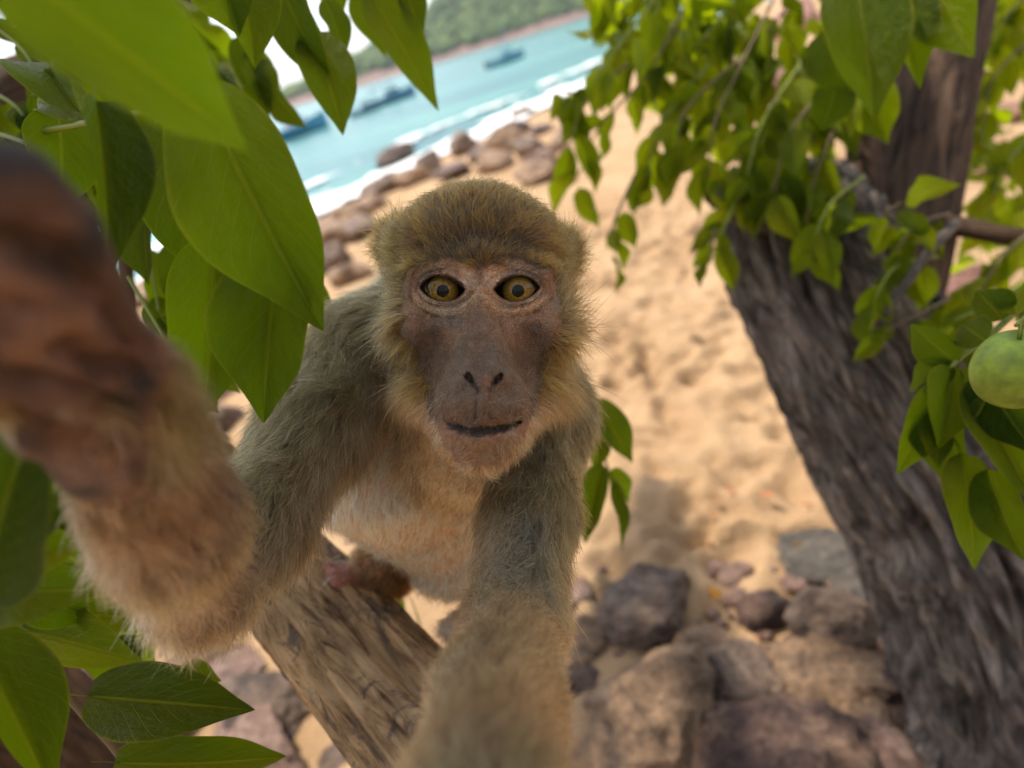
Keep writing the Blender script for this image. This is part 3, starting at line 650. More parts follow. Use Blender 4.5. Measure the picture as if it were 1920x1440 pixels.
# visible sprays, each twig with its own leaves (photo pixel, distance)
sprays = [
    ([(1290, -80, .95), (1180, 60, .92), (1110, 160, .90), (1070, 260, .90)], 11, .070),
    ([(1320, -60, .98), (1220, 130, .95), (1130, 230, .93), (1080, 340, .92)], 12, .068),
    ([(1180, 120, .93), (1100, 170, .91), (1050, 170, .90)], 6, .055),
    ([(1330, 120, .95), (1240, 230, .93), (1215, 330, .92)], 7, .070),
    ([(1190, 330, .92), (1150, 420, .90), (1150, 470, .90)], 5, .060),
    ([(1400, 100, .92), (1290, 200, .90), (1270, 280, .90)], 8, .072),
    ([(1420, -60, 1.0), (1330, 60, .98), (1260, 120, .96)], 10, .075),
    ([(1450, 0, .95), (1390, 120, .90), (1340, 230, .88), (1330, 330, .87)], 11, .072),
    ([(1520, -40, 1.0), (1440, 60, .98), (1390, 160, .96)], 10, .080),
    ([(1500, 120, .90), (1430, 230, .86), (1400, 330, .84)], 10, .072),
    ([(1560, 150, .88), (1480, 250, .84), (1450, 360, .83)], 10, .075),
    ([(1560, 250, .84), (1530, 330, .82), (1510, 420, .81)], 8, .075),
    ([(1390, 330, .87), (1370, 400, .86), (1345, 450, .86)], 7, .062),
    ([(1340, 430, .86), (1330, 490, .86)], 2, .055),
    ([(1600, -60, .80), (1590, 60, .76), (1610, 120, .75)], 6, .095),
    ([(1480, 20, 1.05), (1500, 120, 1.02), (1520, 220, 1.0)], 9, .08),
    ([(1240, -60, 1.1), (1180, 0, 1.08), (1140, 60, 1.05)], 9, .075),
    ([(1360, 0, 1.1), (1300, 80, 1.08), (1260, 180, 1.06)], 9, .075),
    ([(1620, 330, .80), (1560, 380, .78), (1530, 440, .77)], 6, .070),
    ([(1700, 420, .80), (1660, 400, .76), (1690, 380, .75)], 5, .060),
    ([(1780, 400, .80), (1720, 420, .76), (1680, 470, .75)], 6, .062),
    ([(1760, 480, .78), (1680, 500, .75), (1640, 560, .74)], 6, .060),
    ([(1780, 560, .78), (1720, 590, .75), (1660, 620, .74)], 4, .050),
    ([(1950, 60, 1.15), (1860, 150, 1.12), (1840, 280, 1.1)], 9, .08),
    ([(1960, 220, 1.1), (1880, 320, 1.08), (1850, 420, 1.06)], 9, .08),
    ([(1960, -40, 1.3), (1880, 40, 1.25), (1830, 150, 1.2)], 9, .09),
    ([(1950, 420, .85), (1880, 480, .80), (1830, 560, .78)], 7, .065),
    ([(1960, 500, .75), (1880, 560, .72), (1790, 600, .70)], 7, .065),
]
for i, (pts, n, L) in enumerate(sprays):
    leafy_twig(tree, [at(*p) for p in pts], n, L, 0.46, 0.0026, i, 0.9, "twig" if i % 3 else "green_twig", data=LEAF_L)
def extra_foliage(parent, n, seed, regions):
    r = np.random.default_rng(seed); V, F, UV = [], [], []; tot = 0
    for k in range(n):
        x0, x1, y0, y1, d0, d1 = regions[r.integers(len(regions))]
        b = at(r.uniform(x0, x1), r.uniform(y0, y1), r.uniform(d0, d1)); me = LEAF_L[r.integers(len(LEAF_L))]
        co = np.empty(len(me.vertices) * 3, np.float32); me.vertices.foreach_get("co", co); co = co.reshape(-1, 3)
        l = r.uniform(.05, .085); d = unit(r.normal(size=3) * 0.55 + [0, 0, -1.0]); z = facing(b, 0.8, 0.6, r); z = unit(z - d * (z @ d)); x = np.cross(d, z)
        V.append(b + co[:, 0:1] * x * l * 0.46 + co[:, 1:2] * d * l + co[:, 2:3] * z * l)
        li = np.empty(len(me.loops), np.int32); me.loops.foreach_get("vertex_index", li); F.append(li.reshape(-1, 4) + tot); tot += len(co)
        uv = np.zeros((len(co), 2)); q = np.empty(len(me.loops) * 2, np.float32); me.uv_layers[0].data.foreach_get("uv", q); uv[li] = q.reshape(-1, 2); UV.append(uv)
    V = np.vstack(V); return tag(mesh_obj("foliage", V, np.vstack(F), MAT["leaf_lit"], parent, V.mean(0), uv=np.vstack(UV)), kind="stuff")
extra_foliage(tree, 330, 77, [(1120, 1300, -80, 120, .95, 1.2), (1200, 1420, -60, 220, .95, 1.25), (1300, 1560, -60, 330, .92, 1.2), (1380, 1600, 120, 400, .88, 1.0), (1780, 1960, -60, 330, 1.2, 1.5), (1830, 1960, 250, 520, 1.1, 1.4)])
def leaves_on(parent, twig_pts, specs, r0=0.003, mat="green_twig", data=BIG, tw_name="twig"):
    tw, P = make_twig(parent, [at(*p) for p in twig_pts], r0, r0 * 0.5, mat, tw_name, 24)
    for k, (b, t, wpx, nj) in enumerate(specs):
        bb, tt = at(*b), at(*t); w = wpx / FPX * (b[2] + t[2]) / 2
        vd = unit(CAM - bb); ax = unit(tt - bb); sd = np.cross(vd, ax)
        put_leaf(tw, bb, tt, w, vd + sd * nj + np.array([0, 0, 0.15]), data[k % len(data)])
    return tw
# big leaves in front of the upper trunk
leaves_on(tree, [(1650, -90, .62), (1640, -20, .60), (1700, 10, .60)], [((1600, -60, .60), (1650, 215, .58), 150, .2), ((1740, -60, .60), (1808, 100, .57), 130, -.3), ((1660, -40, .62), (1735, 165, .62), 90, .4), ((1540, 60, .66), (1600, 190, .66), 90, -.2), ((1570, 150, .68), (1545, 250, .70), 80, .3)])
# spray of larger leaves coming in from the right edge
leaves_on(tree, [(1990, 520, .42), (1920, 570, .42), (1850, 635, .42), (1795, 675, .42), (1770, 720, .425)], [
    ((1795, 680, .42), (1700, 610, .43), 75, .5), ((1790, 685, .42), (1690, 730, .44), 70, -.4), ((1785, 690, .42), (1765, 840, .40), 95, .3), ((1775, 700, .43), (1745, 935, .42), 85, -.5),
    ((1760, 720, .43), (1690, 900, .43), 80, .4), ((1840, 700, .40), (1935, 860, .37), 110, -.3), ((1815, 720, .41), (1960, 960, .38), 120, .3), ((1800, 850, .42), (1855, 1100, .40), 95, .2), ((1850, 880, .41), (1912, 1060, .39), 85, -.4),
    ((1850, 640, .40), (1790, 600, .42), 70, .2), ((1880, 600, .41), (1830, 540, .42), 70, -.3), ((1905, 590, .40), (1900, 500, .42), 60, .4), ((1740, 790, .43), (1770, 880, .42), 60, .6)], 0.0028)
ftw = leaves_on(tree, [(2010, 560, .34), (1950, 575, .34), (1905, 610, .34)], [((1945, 590, .35), (1990, 760, .34), 90, .3)], 0.0020)
def fruit(parent, c, r):                # round green fruit with a dimple at the stalk
    t = np.linspace(0, math.pi, 40); rad = r * (1 + 0.03 * np.cos(2 * t)) * np.sin(t); z = r * np.cos(t) * 1.06 - 0.16 * r * np.exp(-(t / 0.35) ** 2)
    ph = np.linspace(0, 2 * math.pi, 48, endpoint=False); V = np.stack([rad[:, None] * np.cos(ph), rad[:, None] * np.sin(ph), np.repeat(z[:, None], 48, 1)], -1).reshape(-1, 3)
    V = V * (1 + 0.05 * fbm(V / r * 0.9, 2, 88))[:, None] * [1.0, 0.94, 1.0]
    o = mesh_obj("fruit", V + c, grid_faces(40, 48, True)[:, ::-1].copy(), plain("fruit_skin", (0.19, 0.27, 0.02), 0.55, var=0.45, scale=90), parent, c)
    Vs, Fs = tube([c + [0, 0, r * 0.85], c + [0, 0, r * 1.3], at(1905, 610, .34)], 0.0011, 6); mesh_obj("stalk", Vs, Fs, MAT["green_twig"], parent, c)
fruit(ftw, at(1902, 692, .325), 0.0205)

# --- sprig behind the monkey's arm
g = at(1105, 800, 0.62)
g = ground_at(930, 1000)[0]
sp = empty("leaf_sprig", g, "sprig of green leaves hanging right of the monkey's arm", "sprig")
leaves_on(sp, [(960, 1060, .80), (985, 960, .74), (1040, 800, .66), (1095, 745, .62), (1120, 800, .62), (1140, 880, .62), (1150, 930, .62)], [((1115, 750, .62), (1195, 872, .61), 62, .2), ((1118, 820, .62), (1125, 880, .60), 40, .6), ((1130, 870, .62), (1092, 1025, .61), 58, -.2), ((1145, 880, .62), (1200, 950, .62), 42, .4), ((1145, 900, .62), (1180, 1045, .62), 34, .6), ((1100, 760, .62), (1128, 840, .62), 44, -.5)], 0.0018)

Vt, Ft = tube(spline([at(960, 1060, .80), (at(960, 1060, .80) + g) / 2 + [0.02, 0, 0], g], 12), np.linspace(0.0018, 0.004, 12), 6); mesh_obj("stem", Vt, Ft, MAT["green_twig"], sp, g)
# --- the tree on the left: trunk out to the side, leaves hang into view
lt = np.array([-0.95, 0.75, 0.0])
ltree = empty("overhanging_tree", lt, "large-leaved tree overhanging the monkey from the upper left", "tree")
P = spline([lt + [0, 0, -0.05], lt + [0.02, 0.02, 0.7], at(-120, 330, .95), at(60, 230, 1.0), at(250, 110, 1.1), at(330, -60, 1.3), at(300, -300, 1.5)], 120)
bark_tube("trunk", ltree, P, np.linspace(0.12, 0.05, 120), "bark_brown", 90, 0.12, 8, 31)
P = spline([at(215, 120, 1.05), at(225, 220, .95), at(232, 330, .90), at(235, 480, .88), at(240, 600, .9)], 40)
bark_tube("branch", ltree, P, np.linspace(0.022, 0.008, 40), "bark_brown", 24, 0.1, 5, 33)
leaves_on(ltree, [(-140, -260, .125), (-80, -170, .122), (-40, -110, .118)], [((-40, -110, .118), (505, 285, .155), 250, .25)], 0.0016)
leaves_on(ltree, [(60, 250, .30), (190, 225, .27), (330, 200, .25), (370, 205, .245)], [
    ((372, 160, .235), (592, 640, .245), 225, -.3), ((300, 230, .29), (440, 540, .29), 210, .2), ((180, 190, .22), (222, 520, .21), 115, .5), ((110, 210, .30), (130, 400, .30), 130, .3), ((180, 220, .28), (30, 160, .30), 80, -.3), ((150, 210, .27), (20, 60, .29), 70, .4)], 0.0016)
leaves_on(ltree, [(420, 250, .30), (470, 360, .285), (490, 440, .28)], [((528, 440, .265), (468, 810, .262), 175, -.35), ((400, 450, .28), (404, 800, .275), 175, .35), ((470, 470, .29), (450, 640, .29), 90, .6)], 0.0018, "twig")
leaves_on(ltree, [(520, -120, .45), (560, -20, .44), (600, 60, .44)], [((590, 60, .44), (645, 242, .43), 105, .2), ((520, -40, .42), (610, 170, .43), 95, -.3), ((450, -60, .38), (480, 120, .37), 120, .2), ((610, 0, .46), (660, 110, .47), 60, .5), ((400, -80, .36), (440, 60, .36), 120, -.3)], 0.0018)
leaves_on(ltree, [(640, -140, .5), (680, -60, .5), (700, 0, .5)], [((690, -20, .5), (826, 198, .5), 88, .2), ((745, -60, .5), (798, 72, .5), 55, .3), ((680, -40, .52), (720, 110, .53), 50, -.5), ((620, -60, .5), (625, 50, .5), 60, .3)], 0.0018)
lsp = [([(520, 300, .46), (560, 420, .45), (570, 520, .44)], 5, .05), ([(240, 520, .42), (300, 620, .41), (330, 700, .4)], 6, .05), ([(-40, 860, .36), (40, 940, .35), (90, 1040, .35)], 6, .05), ([(430, 20, .6), (470, 90, .58), (500, 160, .57)], 6, .055), ([(100, -40, .62), (170, 60, .6), (200, 150, .58)], 8, .06), ([(-40, 60, .62), (60, 40, .6), (130, 90, .6)], 7, .055), ([(-60, 330, .5), (20, 340, .48), (90, 330, .47)], 4, .05), ([(230, 250, .42), (260, 330, .41), (270, 400, .4)], 5, .05), ([(420, 380, .45), (440, 450, .44), (440, 520, .43)], 4, .05), ([(330, 180, .4), (400, 260, .39), (430, 330, .38)], 6, .05), ([(0, 980, .42), (60, 1060, .4), (130, 1110, .4)], 6, .05), ([(10, 1130, .45), (120, 1150, .43), (220, 1190, .42)], 6, .045), ([(-60, 20, .50), (40, 90, .48), (90, 190, .47)], 6, .050), ([(-60, 150, .48), (30, 200, .46), (60, 260, .46)], 6, .045), ([(140, 40, .5), (110, 120, .48), (60, 180, .47)], 5, .045), ([(-40, 240, .42), (50, 270, .40), (90, 300, .40)], 5, .045),
       ([(250, 60, .55), (290, 180, .52), (300, 300, .5)], 7, .07), ([(380, 160, .5), (360, 300, .48), (330, 420, .46)], 7, .065), ([(280, -60, .7), (340, 60, .66), (400, 120, .64)], 8, .08), ([(230, 420, .5), (280, 500, .48), (300, 600, .47)], 4, .055)]
for i, (pts, n, L) in enumerate(lsp):
    leafy_twig(ltree, [at(*p) for p in pts], n, L, 0.5, 0.0018, 60 + i, 0.9, "green_twig", data=LEAF)

crown(ltree, 1000, 6, [(c - [0.40, 0.32, 0.16], c + [0.40, 0.32, 0.16]) for c in tops], 0.11)
for i, pts in enumerate([[at(300, -300, 1.5), (-0.75, 1.0, 2.2), (-0.4, 0.8, 2.4), (0.0, 0.6, 2.6)]]):
    P = spline(pts, 30); bark_tube("limb", ltree, P, np.linspace(0.045, 0.012, 30), "bark_brown", 20, 0.1, 6, 27 + i)
# --- the young plant at the lower left
g, _ = ground_at(300, 1600)
pl = empty("sapling", g, "young plant with broad glossy leaves filling the lower left corner", "plant")
leaves_on(pl, [(330, 1640, .36), (240, 1440, .34), (130, 1310, .33), (60, 1200, .33), (20, 1110, .33), (10, 1040, .34)], [
    ((165, 1305, .30), (462, 1330, .285), 135, -.1), ((20, 1180, .33), (245, 1215, .31), 110, .25), ((-60, 1180, .24), (120, 1500, .23), 135, .35), ((215, 1430, .30), (510, 1450, .29), 110, -.4),
    ((30, 1120, .34), (210, 1100, .34), 110, .5), ((20, 1090, .30), (190, 1180, .32), 90, -.2), ((330, 1270, .36), (415, 1275, .36), 60, .2), ((40, 1130, .36), (280, 1190, .36), 90, -.6)], 0.0022, "twig", tw_name="stem")
leaves_on(pl, [(-140, 1180, .2), (-80, 1060, .2), (-50, 980, .2)], [((-40, 1130, .17), (40, 760, .15), 230, .2), ((-70, 1010, .20), (150, 900, .20), 150, -.3), ((-60, 1080, .20), (165, 1010, .21), 150, .3), ((-50, 1110, .22), (175, 1110, .22), 120, -.2)], 0.0022, "twig", tw_name="stem")
# ground it: the stem runs down to the sand
Vt, Ft = tube(spline([at(330, 1640, .36), (g + at(330, 1640, .36)) / 2 + [0.02, 0, 0], g], 14), np.linspace(0.003, 0.006, 14), 8)
mesh_obj("stem", Vt, Ft, MAT["twig"], pl, g)
# small plant glimpsed under the chest
g = at(740, 1150, .62)
q = empty("leaf_sprig", g, "single green leaf showing in the gap under the monkey's chest", "sprig")
leaves_on(q, [(800, 1260, .62), (790, 1180, .62), (770, 1120, .62)], [((690, 1110, .62), (765, 1175, .60), 70, .1)], 0.0012)

# --- fallen leaves
def fallen(px, py, lift, size, c, label):
    g, d = ground_at(px, py); m = leaf_material("dry_leaf", tuple(np.array(c) * 0.8), c, c, tuple(np.array(c) * 0.7), tmix=0.25)
    p = at(px, py, d - lift); dat = leaf_data("fallen_leaf", 0.15, 0.3, 0.15, 0.2, m, pet=0.1)
    o = bpy.data.objects.new("fallen_leaf", dat); link(o, None, p); o.scale = (size * 0.55, size, size); o.rotation_euler = (0.25, 0.2, rng.uniform(0, 6))
    tag(o, label, "leaf")
fallen(1212, 1062, 0.06, 0.035, (0.55, 0.50, 0.02), "small yellow fallen leaf on top of the blocky rock")
fallen(1345, 1122, 0.03, 0.03, (0.60, 0.33, 0.02), "small orange fallen leaf lying on bare sand")

def litter():
    r = np.random.default_rng(31); V, F, UV = [], [], []
    for k in range(150):
        px, py = (r.uniform(1100, 1700), r.uniform(900, 1440)) if r.random() < 0.6 else (r.uniform(250, 760), r.uniform(1150, 1440))
        g_, d_ = ground_at(px, py); l = r.uniform(.012, .04); a = r.uniform(0, 6.28); y_ = np.array([math.cos(a), math.sin(a), r.uniform(-.2, .5)]); x_ = unit(np.cross(y_, [0, 0, 1])); i0 = len(V); p = g_ + [0, 0, 0.012]
        for tt, ww in ((0, .05), (.3, .4), (.65, .34), (1, .02)):
            for sg in (-1, 1): V.append(p + y_ * l * tt + x_ * sg * ww * l * .5 + np.array([0, 0, .12 * l * abs(ww)])); UV.append((0.5 + sg * .5, tt))
        for q_ in range(3): F.append((i0 + 2 * q_, i0 + 2 * q_ + 1, i0 + 2 * q_ + 3, i0 + 2 * q_ + 2))
    dm = leaf_material("dry_litter", (0.20, 0.10, 0.035), (0.42, 0.25, 0.08), (0.4, 0.22, 0.05), (0.2, 0.12, 0.05), tmix=0.2)
    tag(mesh_obj("leaf_litter", np.array(V), np.array(F), dm, uv=np.array(UV)), "dry brown leaf litter scattered between the rocks", "leaf litter", kind="stuff")
litter()
# --- the log the monkey stands on
lg0, lg1 = at(440, 972, .515), at(800, 1376, .40)
dirn = unit(lg1 - lg0); end = lg1 + dirn * ((lg1[2] - 0.02) / -dirn[2]) if dirn[2] < -0.05 else lg1 + dirn * 0.5
LOGA, LOGB = lg0 - dirn * 0.35, lg1 + dirn * 0.45
log = empty("driftwood_log", LOGB, "weathered brown log under the monkey with cracked dark bark", "log")
P = spline([LOGA, lg0, (lg0 + lg1) / 2, lg1, LOGB], 130)
bark_tube("log_stem", log, P, np.linspace(0.034, 0.044, 130), "log_wood", 120, 0.16, 7, 44, 0.10)

# ------------------------------------------------------------------ the monkey
# The body is one distance field in the camera's axes (metres), meshed once and then carried into world space.
EYE_MID = cs(899, 540, 0.290)
def hd(x, y, z):                    # head axes, millimetres from the point between the eyes
    return EYE_MID + np.array([x, y, z]) / 1000.0
def cone(a, b, ra, rb): return ("cone", np.asarray(a, float), np.asarray(b, float), ra, rb)
def ell(c, r): return ("ell", np.asarray(c, float), np.asarray(r, float))
def prim_d(p, P):
    if p[0] == "cone":
        _, a, b, ra, rb = p; ba = b - a; pa = P - a
        t = np.clip((pa @ ba) / (ba @ ba), 0, 1)
        return np.linalg.norm(pa - t[..., None] * ba, axis=-1) - (ra + (rb - ra) * t)
    _, c, r = p; q = P - c
    k0 = np.linalg.norm(q / r, axis=-1); k1 = np.linalg.norm(q / (r * r), axis=-1) + 1e-9
    return k0 * (k0 - 1) / k1
def prim_box(p, pad):
    if p[0] == "cone":
        _, a, b, ra, rb = p; r = max(ra, rb); return np.minimum(a, b) - r - pad, np.maximum(a, b) + r + pad
    return p[1] - p[2] - pad, p[1] + p[2] + pad
def smin(a, b, k):
    h = np.maximum(k - np.abs(a - b), 0) / k; return np.minimum(a, b) - h * h * k * 0.25

mm = lambda *a: np.array(a) / 1000.0
HEAD = [  # (prim, blend)
    (ell(hd(-3, 19, -46), mm(46, 42, 50)), .010),                   # braincase
    (ell(hd(0, -6, -27), mm(40, 33, 25)), .012),                    # face
    (cone(hd(-29, 9.5, -8), hd(-2, 11.5, 0.5), .0066, .0070), .006), (cone(hd(29, 9.5, -8), hd(2, 11.5, 0.5), .0066, .0070), .006),   # brow
    (ell(hd(-29, -16, -17), mm(13, 13, 13)), .010), (ell(hd(29, -16, -17), mm(13, 13, 13)), .010),                            # cheekbones
    (cone(hd(0, -20, -14), hd(2, -50, 10), .0165, .0190), .014),    # muzzle
    (ell(hd(2, -55, 13), mm(18.6, 12.5, 20.5)), .010),                # upper lip
    (cone(hd(0.3, 6, -3.5), hd(2.5, -26, 16), .0050, .0068), .009), # nose bridge
    (cone(hd(2.5, -26, 16), hd(3.5, -41, 28), .0068, .0056), .007), (ell(hd(3.6, -43.5, 30), mm(4.2, 4, 4)), .004),
    (ell(hd(-2.8, -43, 27), mm(4.6, 4.2, 4.5)), .004), (ell(hd(10, -43, 27), mm(4.6, 4.2, 4.5)), .004),
    (cone(hd(3.5, -45, 29.5), hd(3.3, -56, 30), .0024, .0030), .006),   # philtrum ridge
    (ell(hd(1.5, -69.5, 12), mm(14.5, 8.5, 17.5)), .005), (cone(hd(-13, -66.8, 23), hd(1.5, -68.6, 30.0), .0022, .0030), .003), (cone(hd(15.5, -67, 23), hd(1.5, -68.6, 30.0), .0022, .0030), .003), (ell(hd(1.5, -76, 11), mm(11.5, 9.5, 14)), .008),                # lower lip, chin
    (cone(hd(-10, -67, 0), hd(-23, -48, -24), .010, .014), .012), (cone(hd(13, -67, 0), hd(24, -48, -24), .010, .014), .012),   # jaw
    (cone(hd(0, -40, -45), hd(-4, -75, -80), .034, .042), .020),    # throat
    (ell(hd(-48, 33, -58), mm(7.5, 13, 8)), .006), (ell(hd(41, 27, -60), mm(7, 13, 8)), .006),   # ears
]
EYES = [(hd(-18.4, 0, -9.3), -1), (hd(18.4, 0, -9.3), 1)]; ER = 0.0103
for c, s in EYES:
    HEAD.append((ell(c, np.full(3, ER + 0.0014)), .0045)); HEAD.append((cone(c + mm(-s * 7, 7.6, 7.8), c + mm(s * 8, 6.8, 5.5), .0022, .0024), .003))
def almond(P, c, s):                # >0 outside the lid opening, metres, seen along the eye's axis
    x = (P[..., 0] - c[0]) * s; x = np.where(x < 0, x * 0.88, x); y = P[..., 1] - c[1] - 0.0001 - 0.075 * x
    w, h1, h2 = 0.0100, 0.0054, 0.0058
    r1 = (w * w + h1 * h1) / (2 * h1); r2 = (w * w + h2 * h2) / (2 * h2)
    return np.maximum(np.hypot(x, y + (r1 - h1)) - r1, np.hypot(x, y - (r2 - h2)) - r2)

C = cs
torso = [(cone(C(880, 700, .405), C(768, 865, .420), .052, .058), .02), (cone(C(768, 865, .42), C(845, 1025, .440), .058, .028), .02), (cone(C(845, 1025, .440), C(815, 960, .545), .027, .044), .02),
         (cone(C(800, 985, .55), C(722, 1062, .462), .034, .021), .012), (cone(C(715, 1062, .462), C(692, 1082, .472), .018, .010), .010),      # nearer leg
         (cone(C(830, 985, .55), C(930, 1075, .45), .034, .020), .012), (cone(C(930, 1075, .45), C(900, 1150, .455), .018, .010), .010),
         (cone(C(900, 1150, .455), C(850, 1180, .425), .009, .008), .008),
         (cone(C(790, 940, .57), C(815, 860, .68), .014, .010), .012), (cone(C(815, 860, .68), C(830, 830, .80), .010, .007), .006)]
foot = [(cone(C(692, 1082, .470), C(652, 1076, .449), .0095, .008), .006)]
for k, (tx, ty, td) in enumerate([(616, 1062, .444), (622, 1078, .437), (630, 1092, .433), (642, 1104, .434), (668, 1112, .440)]):
    foot += [(cone(C(652 + (k - 2) * 3, 1076, .449), C(tx, ty, td), .0045, .0040), .004), (cone(C(tx, ty, td), C(tx - 7, ty + 12, td + .006), .0042, .0034), .002)]
armL = [(cone(C(688, 665, .388), C(590, 805, .335), .029, .0245), .015), (cone(C(800, 620, .415), C(688, 665, .388), .042, .029), .02), (cone(C(590, 805, .335), C(482, 985, .285), .0240, .0190), .012), (cone(C(482, 985, .285), C(372, 1110, .250), .0190, .0135), .012),
        (cone(C(372, 1110, .250), C(315, 985, .207), .0135, .0190), .010), (cone(C(315, 985, .207), C(248, 845, .168), .0190, .0160), .010)]
handL = [(cone(C(240, 830, .165), C(150, 640, .138), .0150, .0135), .006), (cone(C(235, 830, .165), C(70, 640, .130), .0145, .0120), .006), (cone(C(230, 840, .165), C(10, 700, .128), .0135, .0105), .006),
         (ell(C(215, 765, .150), mm(10, 12, 9)), .004), (ell(C(75, 770, .140), mm(11, 11, 8)), .004), (ell(C(120, 590, .128), mm(12, 6, 6)), .004),
         (cone(C(278, 775, .155), C(262, 680, .142), .0080, .0070), .003), (cone(C(262, 680, .142), C(205, 610, .131), .0070, .0058), .002)]
for chain in [((168, 560, .128), (105, 430, .113), (30, 340, .103), (-40, 320, .10)), ((95, 545, .120), (5, 410, .106), (-90, 330, .098), (-150, 340, .096)), ((20, 590, .117), (-80, 470, .104), (-170, 420, .098), (-215, 440, .098)), ((-40, 660, .118), (-140, 570, .107), (-210, 540, .103), (-240, 560, .103))]:
    for q, (r1, r2) in zip(range(3), ((.0080, .0072), (.0072, .0062), (.0060, .0052))): handL.append((cone(C(*chain[q]), C(*chain[q + 1]), r1, r2), .0025))
armR = [(cone(C(1000, 775, .375), C(990, 960, .322), .029, .0200), .015), (cone(C(925, 645, .41), C(1000, 775, .375), .042, .029), .02), (cone(C(992, 960, .322), C(962, 1180, .268), .0205, .0170), .012), (cone(C(962, 1180, .268), C(930, 1320, .205), .0170, .0190), .010), (cone(C(930, 1320, .205), C(905, 1500, .140), .0190, .0155), .010)]
handR = [(cone(C(905, 1500, .140), C(905, 1800, .108), .0145, .0135), .008), (cone(C(905, 1500, .140), C(1010, 1800, .106), .0130, .0115), .008)]
for k, x in enumerate((830, 910, 1000, 1080)):
    handR += [(cone(C(870 + 40 * k, 1780, .107), C(x, 2150, .090), .0068, .0062), .003), (cone(C(x, 2150, .090), C(x, 2500, .082), .0060, .0048), .002)]
handR += [(cone(C(860, 1650, .115), C(760, 1850, .105), .0072, .0062), .003), (cone(C(760, 1850, .105), C(730, 2050, .095), .0060, .0050), .002)]
GROUPS = [(HEAD, None), (torso, .020), (foot, .005), (armL + handL, .010), (armR + handR, .012)]
allp = [p for g_, _ in GROUPS for p, _ in g_]
lo = np.min([prim_box(p, .012)[0] for p in allp], 0); hi = np.max([prim_box(p, .012)[1] for p in allp], 0)
def fax(lo, f0, f1, hi, fine, coarse):
    a = np.arange(f0, f1, fine); l = np.arange(f0 - coarse, lo - coarse, -coarse)[::-1]; h = np.arange(a[-1] + coarse, hi + coarse, coarse); return np.concatenate([l, a, h])
hc = EYE_MID
gx_ = fax(lo[0], hc[0] - .052, hc[0] + .052, hi[0], .0006, .0024); gy_ = fax(lo[1], hc[1] - .088, hc[1] + .030, hi[1], .0006, .0024); gz_ = fax(lo[2], hc[2] - .030, hc[2] + .040, hi[2], .00065, .0026)
def eval_group(prims):
    Fd = np.full((len(gx_), len(gy_), len(gz_)), .05, np.float32)
    for p, k in prims:
        b0, b1 = prim_box(p, .022)
        s = [slice(*np.searchsorted(g_, (b0[i], b1[i]))) for i, g_ in enumerate((gx_, gy_, gz_))]
        if any(q.start >= q.stop for q in s): continue
        P_ = np.stack(np.meshgrid(gx_[s[0]], gy_[s[1]], gz_[s[2]], indexing='ij'), -1)
        d = prim_d(p, P_).astype(np.float32); Fd[s[0], s[1], s[2]] = smin(Fd[s[0], s[1], s[2]], d, k)
    return Fd
def carve(Fd, b0, b1, fn, k):
    s = [slice(*np.searchsorted(g_, (b0[i], b1[i]))) for i, g_ in enumerate((gx_, gy_, gz_))]
    P_ = np.stack(np.meshgrid(gx_[s[0]], gy_[s[1]], gz_[s[2]], indexing='ij'), -1)
    Fd[s[0], s[1], s[2]] = -smin(-Fd[s[0], s[1], s[2]], fn(P_).astype(np.float32), k)
Fh = eval_group(HEAD)
# shallow hollows beside the nose root, then lids, nostrils, mouth
for sx in (-1, 1):
    pr = ell(hd(sx * 11 + 0.4, -6, 9), mm(5.5, 9, 9)); carve(Fh, pr[1] - .02, pr[1] + .02, lambda P_: prim_d(pr, P_), .008)
for sx in (-1, 1):
    pr2 = ell(hd(sx * 24 + 1, -32, 6), mm(7, 8, 12)); carve(Fh, pr2[1] - .025, pr2[1] + .025, lambda P_: prim_d(pr2, P_), .010)
for c, s_ in EYES:
    carve(Fh, c - .018, c + .030, lambda P_: np.maximum(almond(P_, c, s_), c[2] - 0.001 - P_[..., 2]), .0012)
for sx, cx in ((-1, 3.6), (1, 3.6)):
    for (a, b, r) in (((cx + sx * 7.6, -41.2, 31.5), (cx + sx * 2.3, -47.8, 33.5), .0012), ((cx + sx * 6.2, -42.4, 29), (cx + sx * 3.4, -46.4, 29.5), .0019)):
        pr = cone(hd(*a), hd(*b), r, r * .8); carve(Fh, *prim_box(pr, .008), lambda P_: prim_d(pr, P_), .0012)
mouth = [(-19.5, -60.6, 9), (-15.8, -62.2, 20), (-8, -63.9, 29.5), (1.5, -64.5, 33.5), (10.5, -64.3, 29.5), (16.8, -63.0, 20.5), (20.5, -61.0, 9)]
for a, b in zip(mouth[:-1], mouth[1:]):
    for rr, dz in ((.0008, 0), (.0006, -3)):
        pr = cone(hd(a[0], a[1], a[2] + dz), hd(b[0], b[1], b[2] + dz), rr, rr); carve(Fh, *prim_box(pr, .008), lambda P_: prim_d(pr, P_), .0016)
FD = Fh
for g_, k in GROUPS[1:]:
    Fg = eval_group(g_)
    FD = smin(FD, Fg, k)
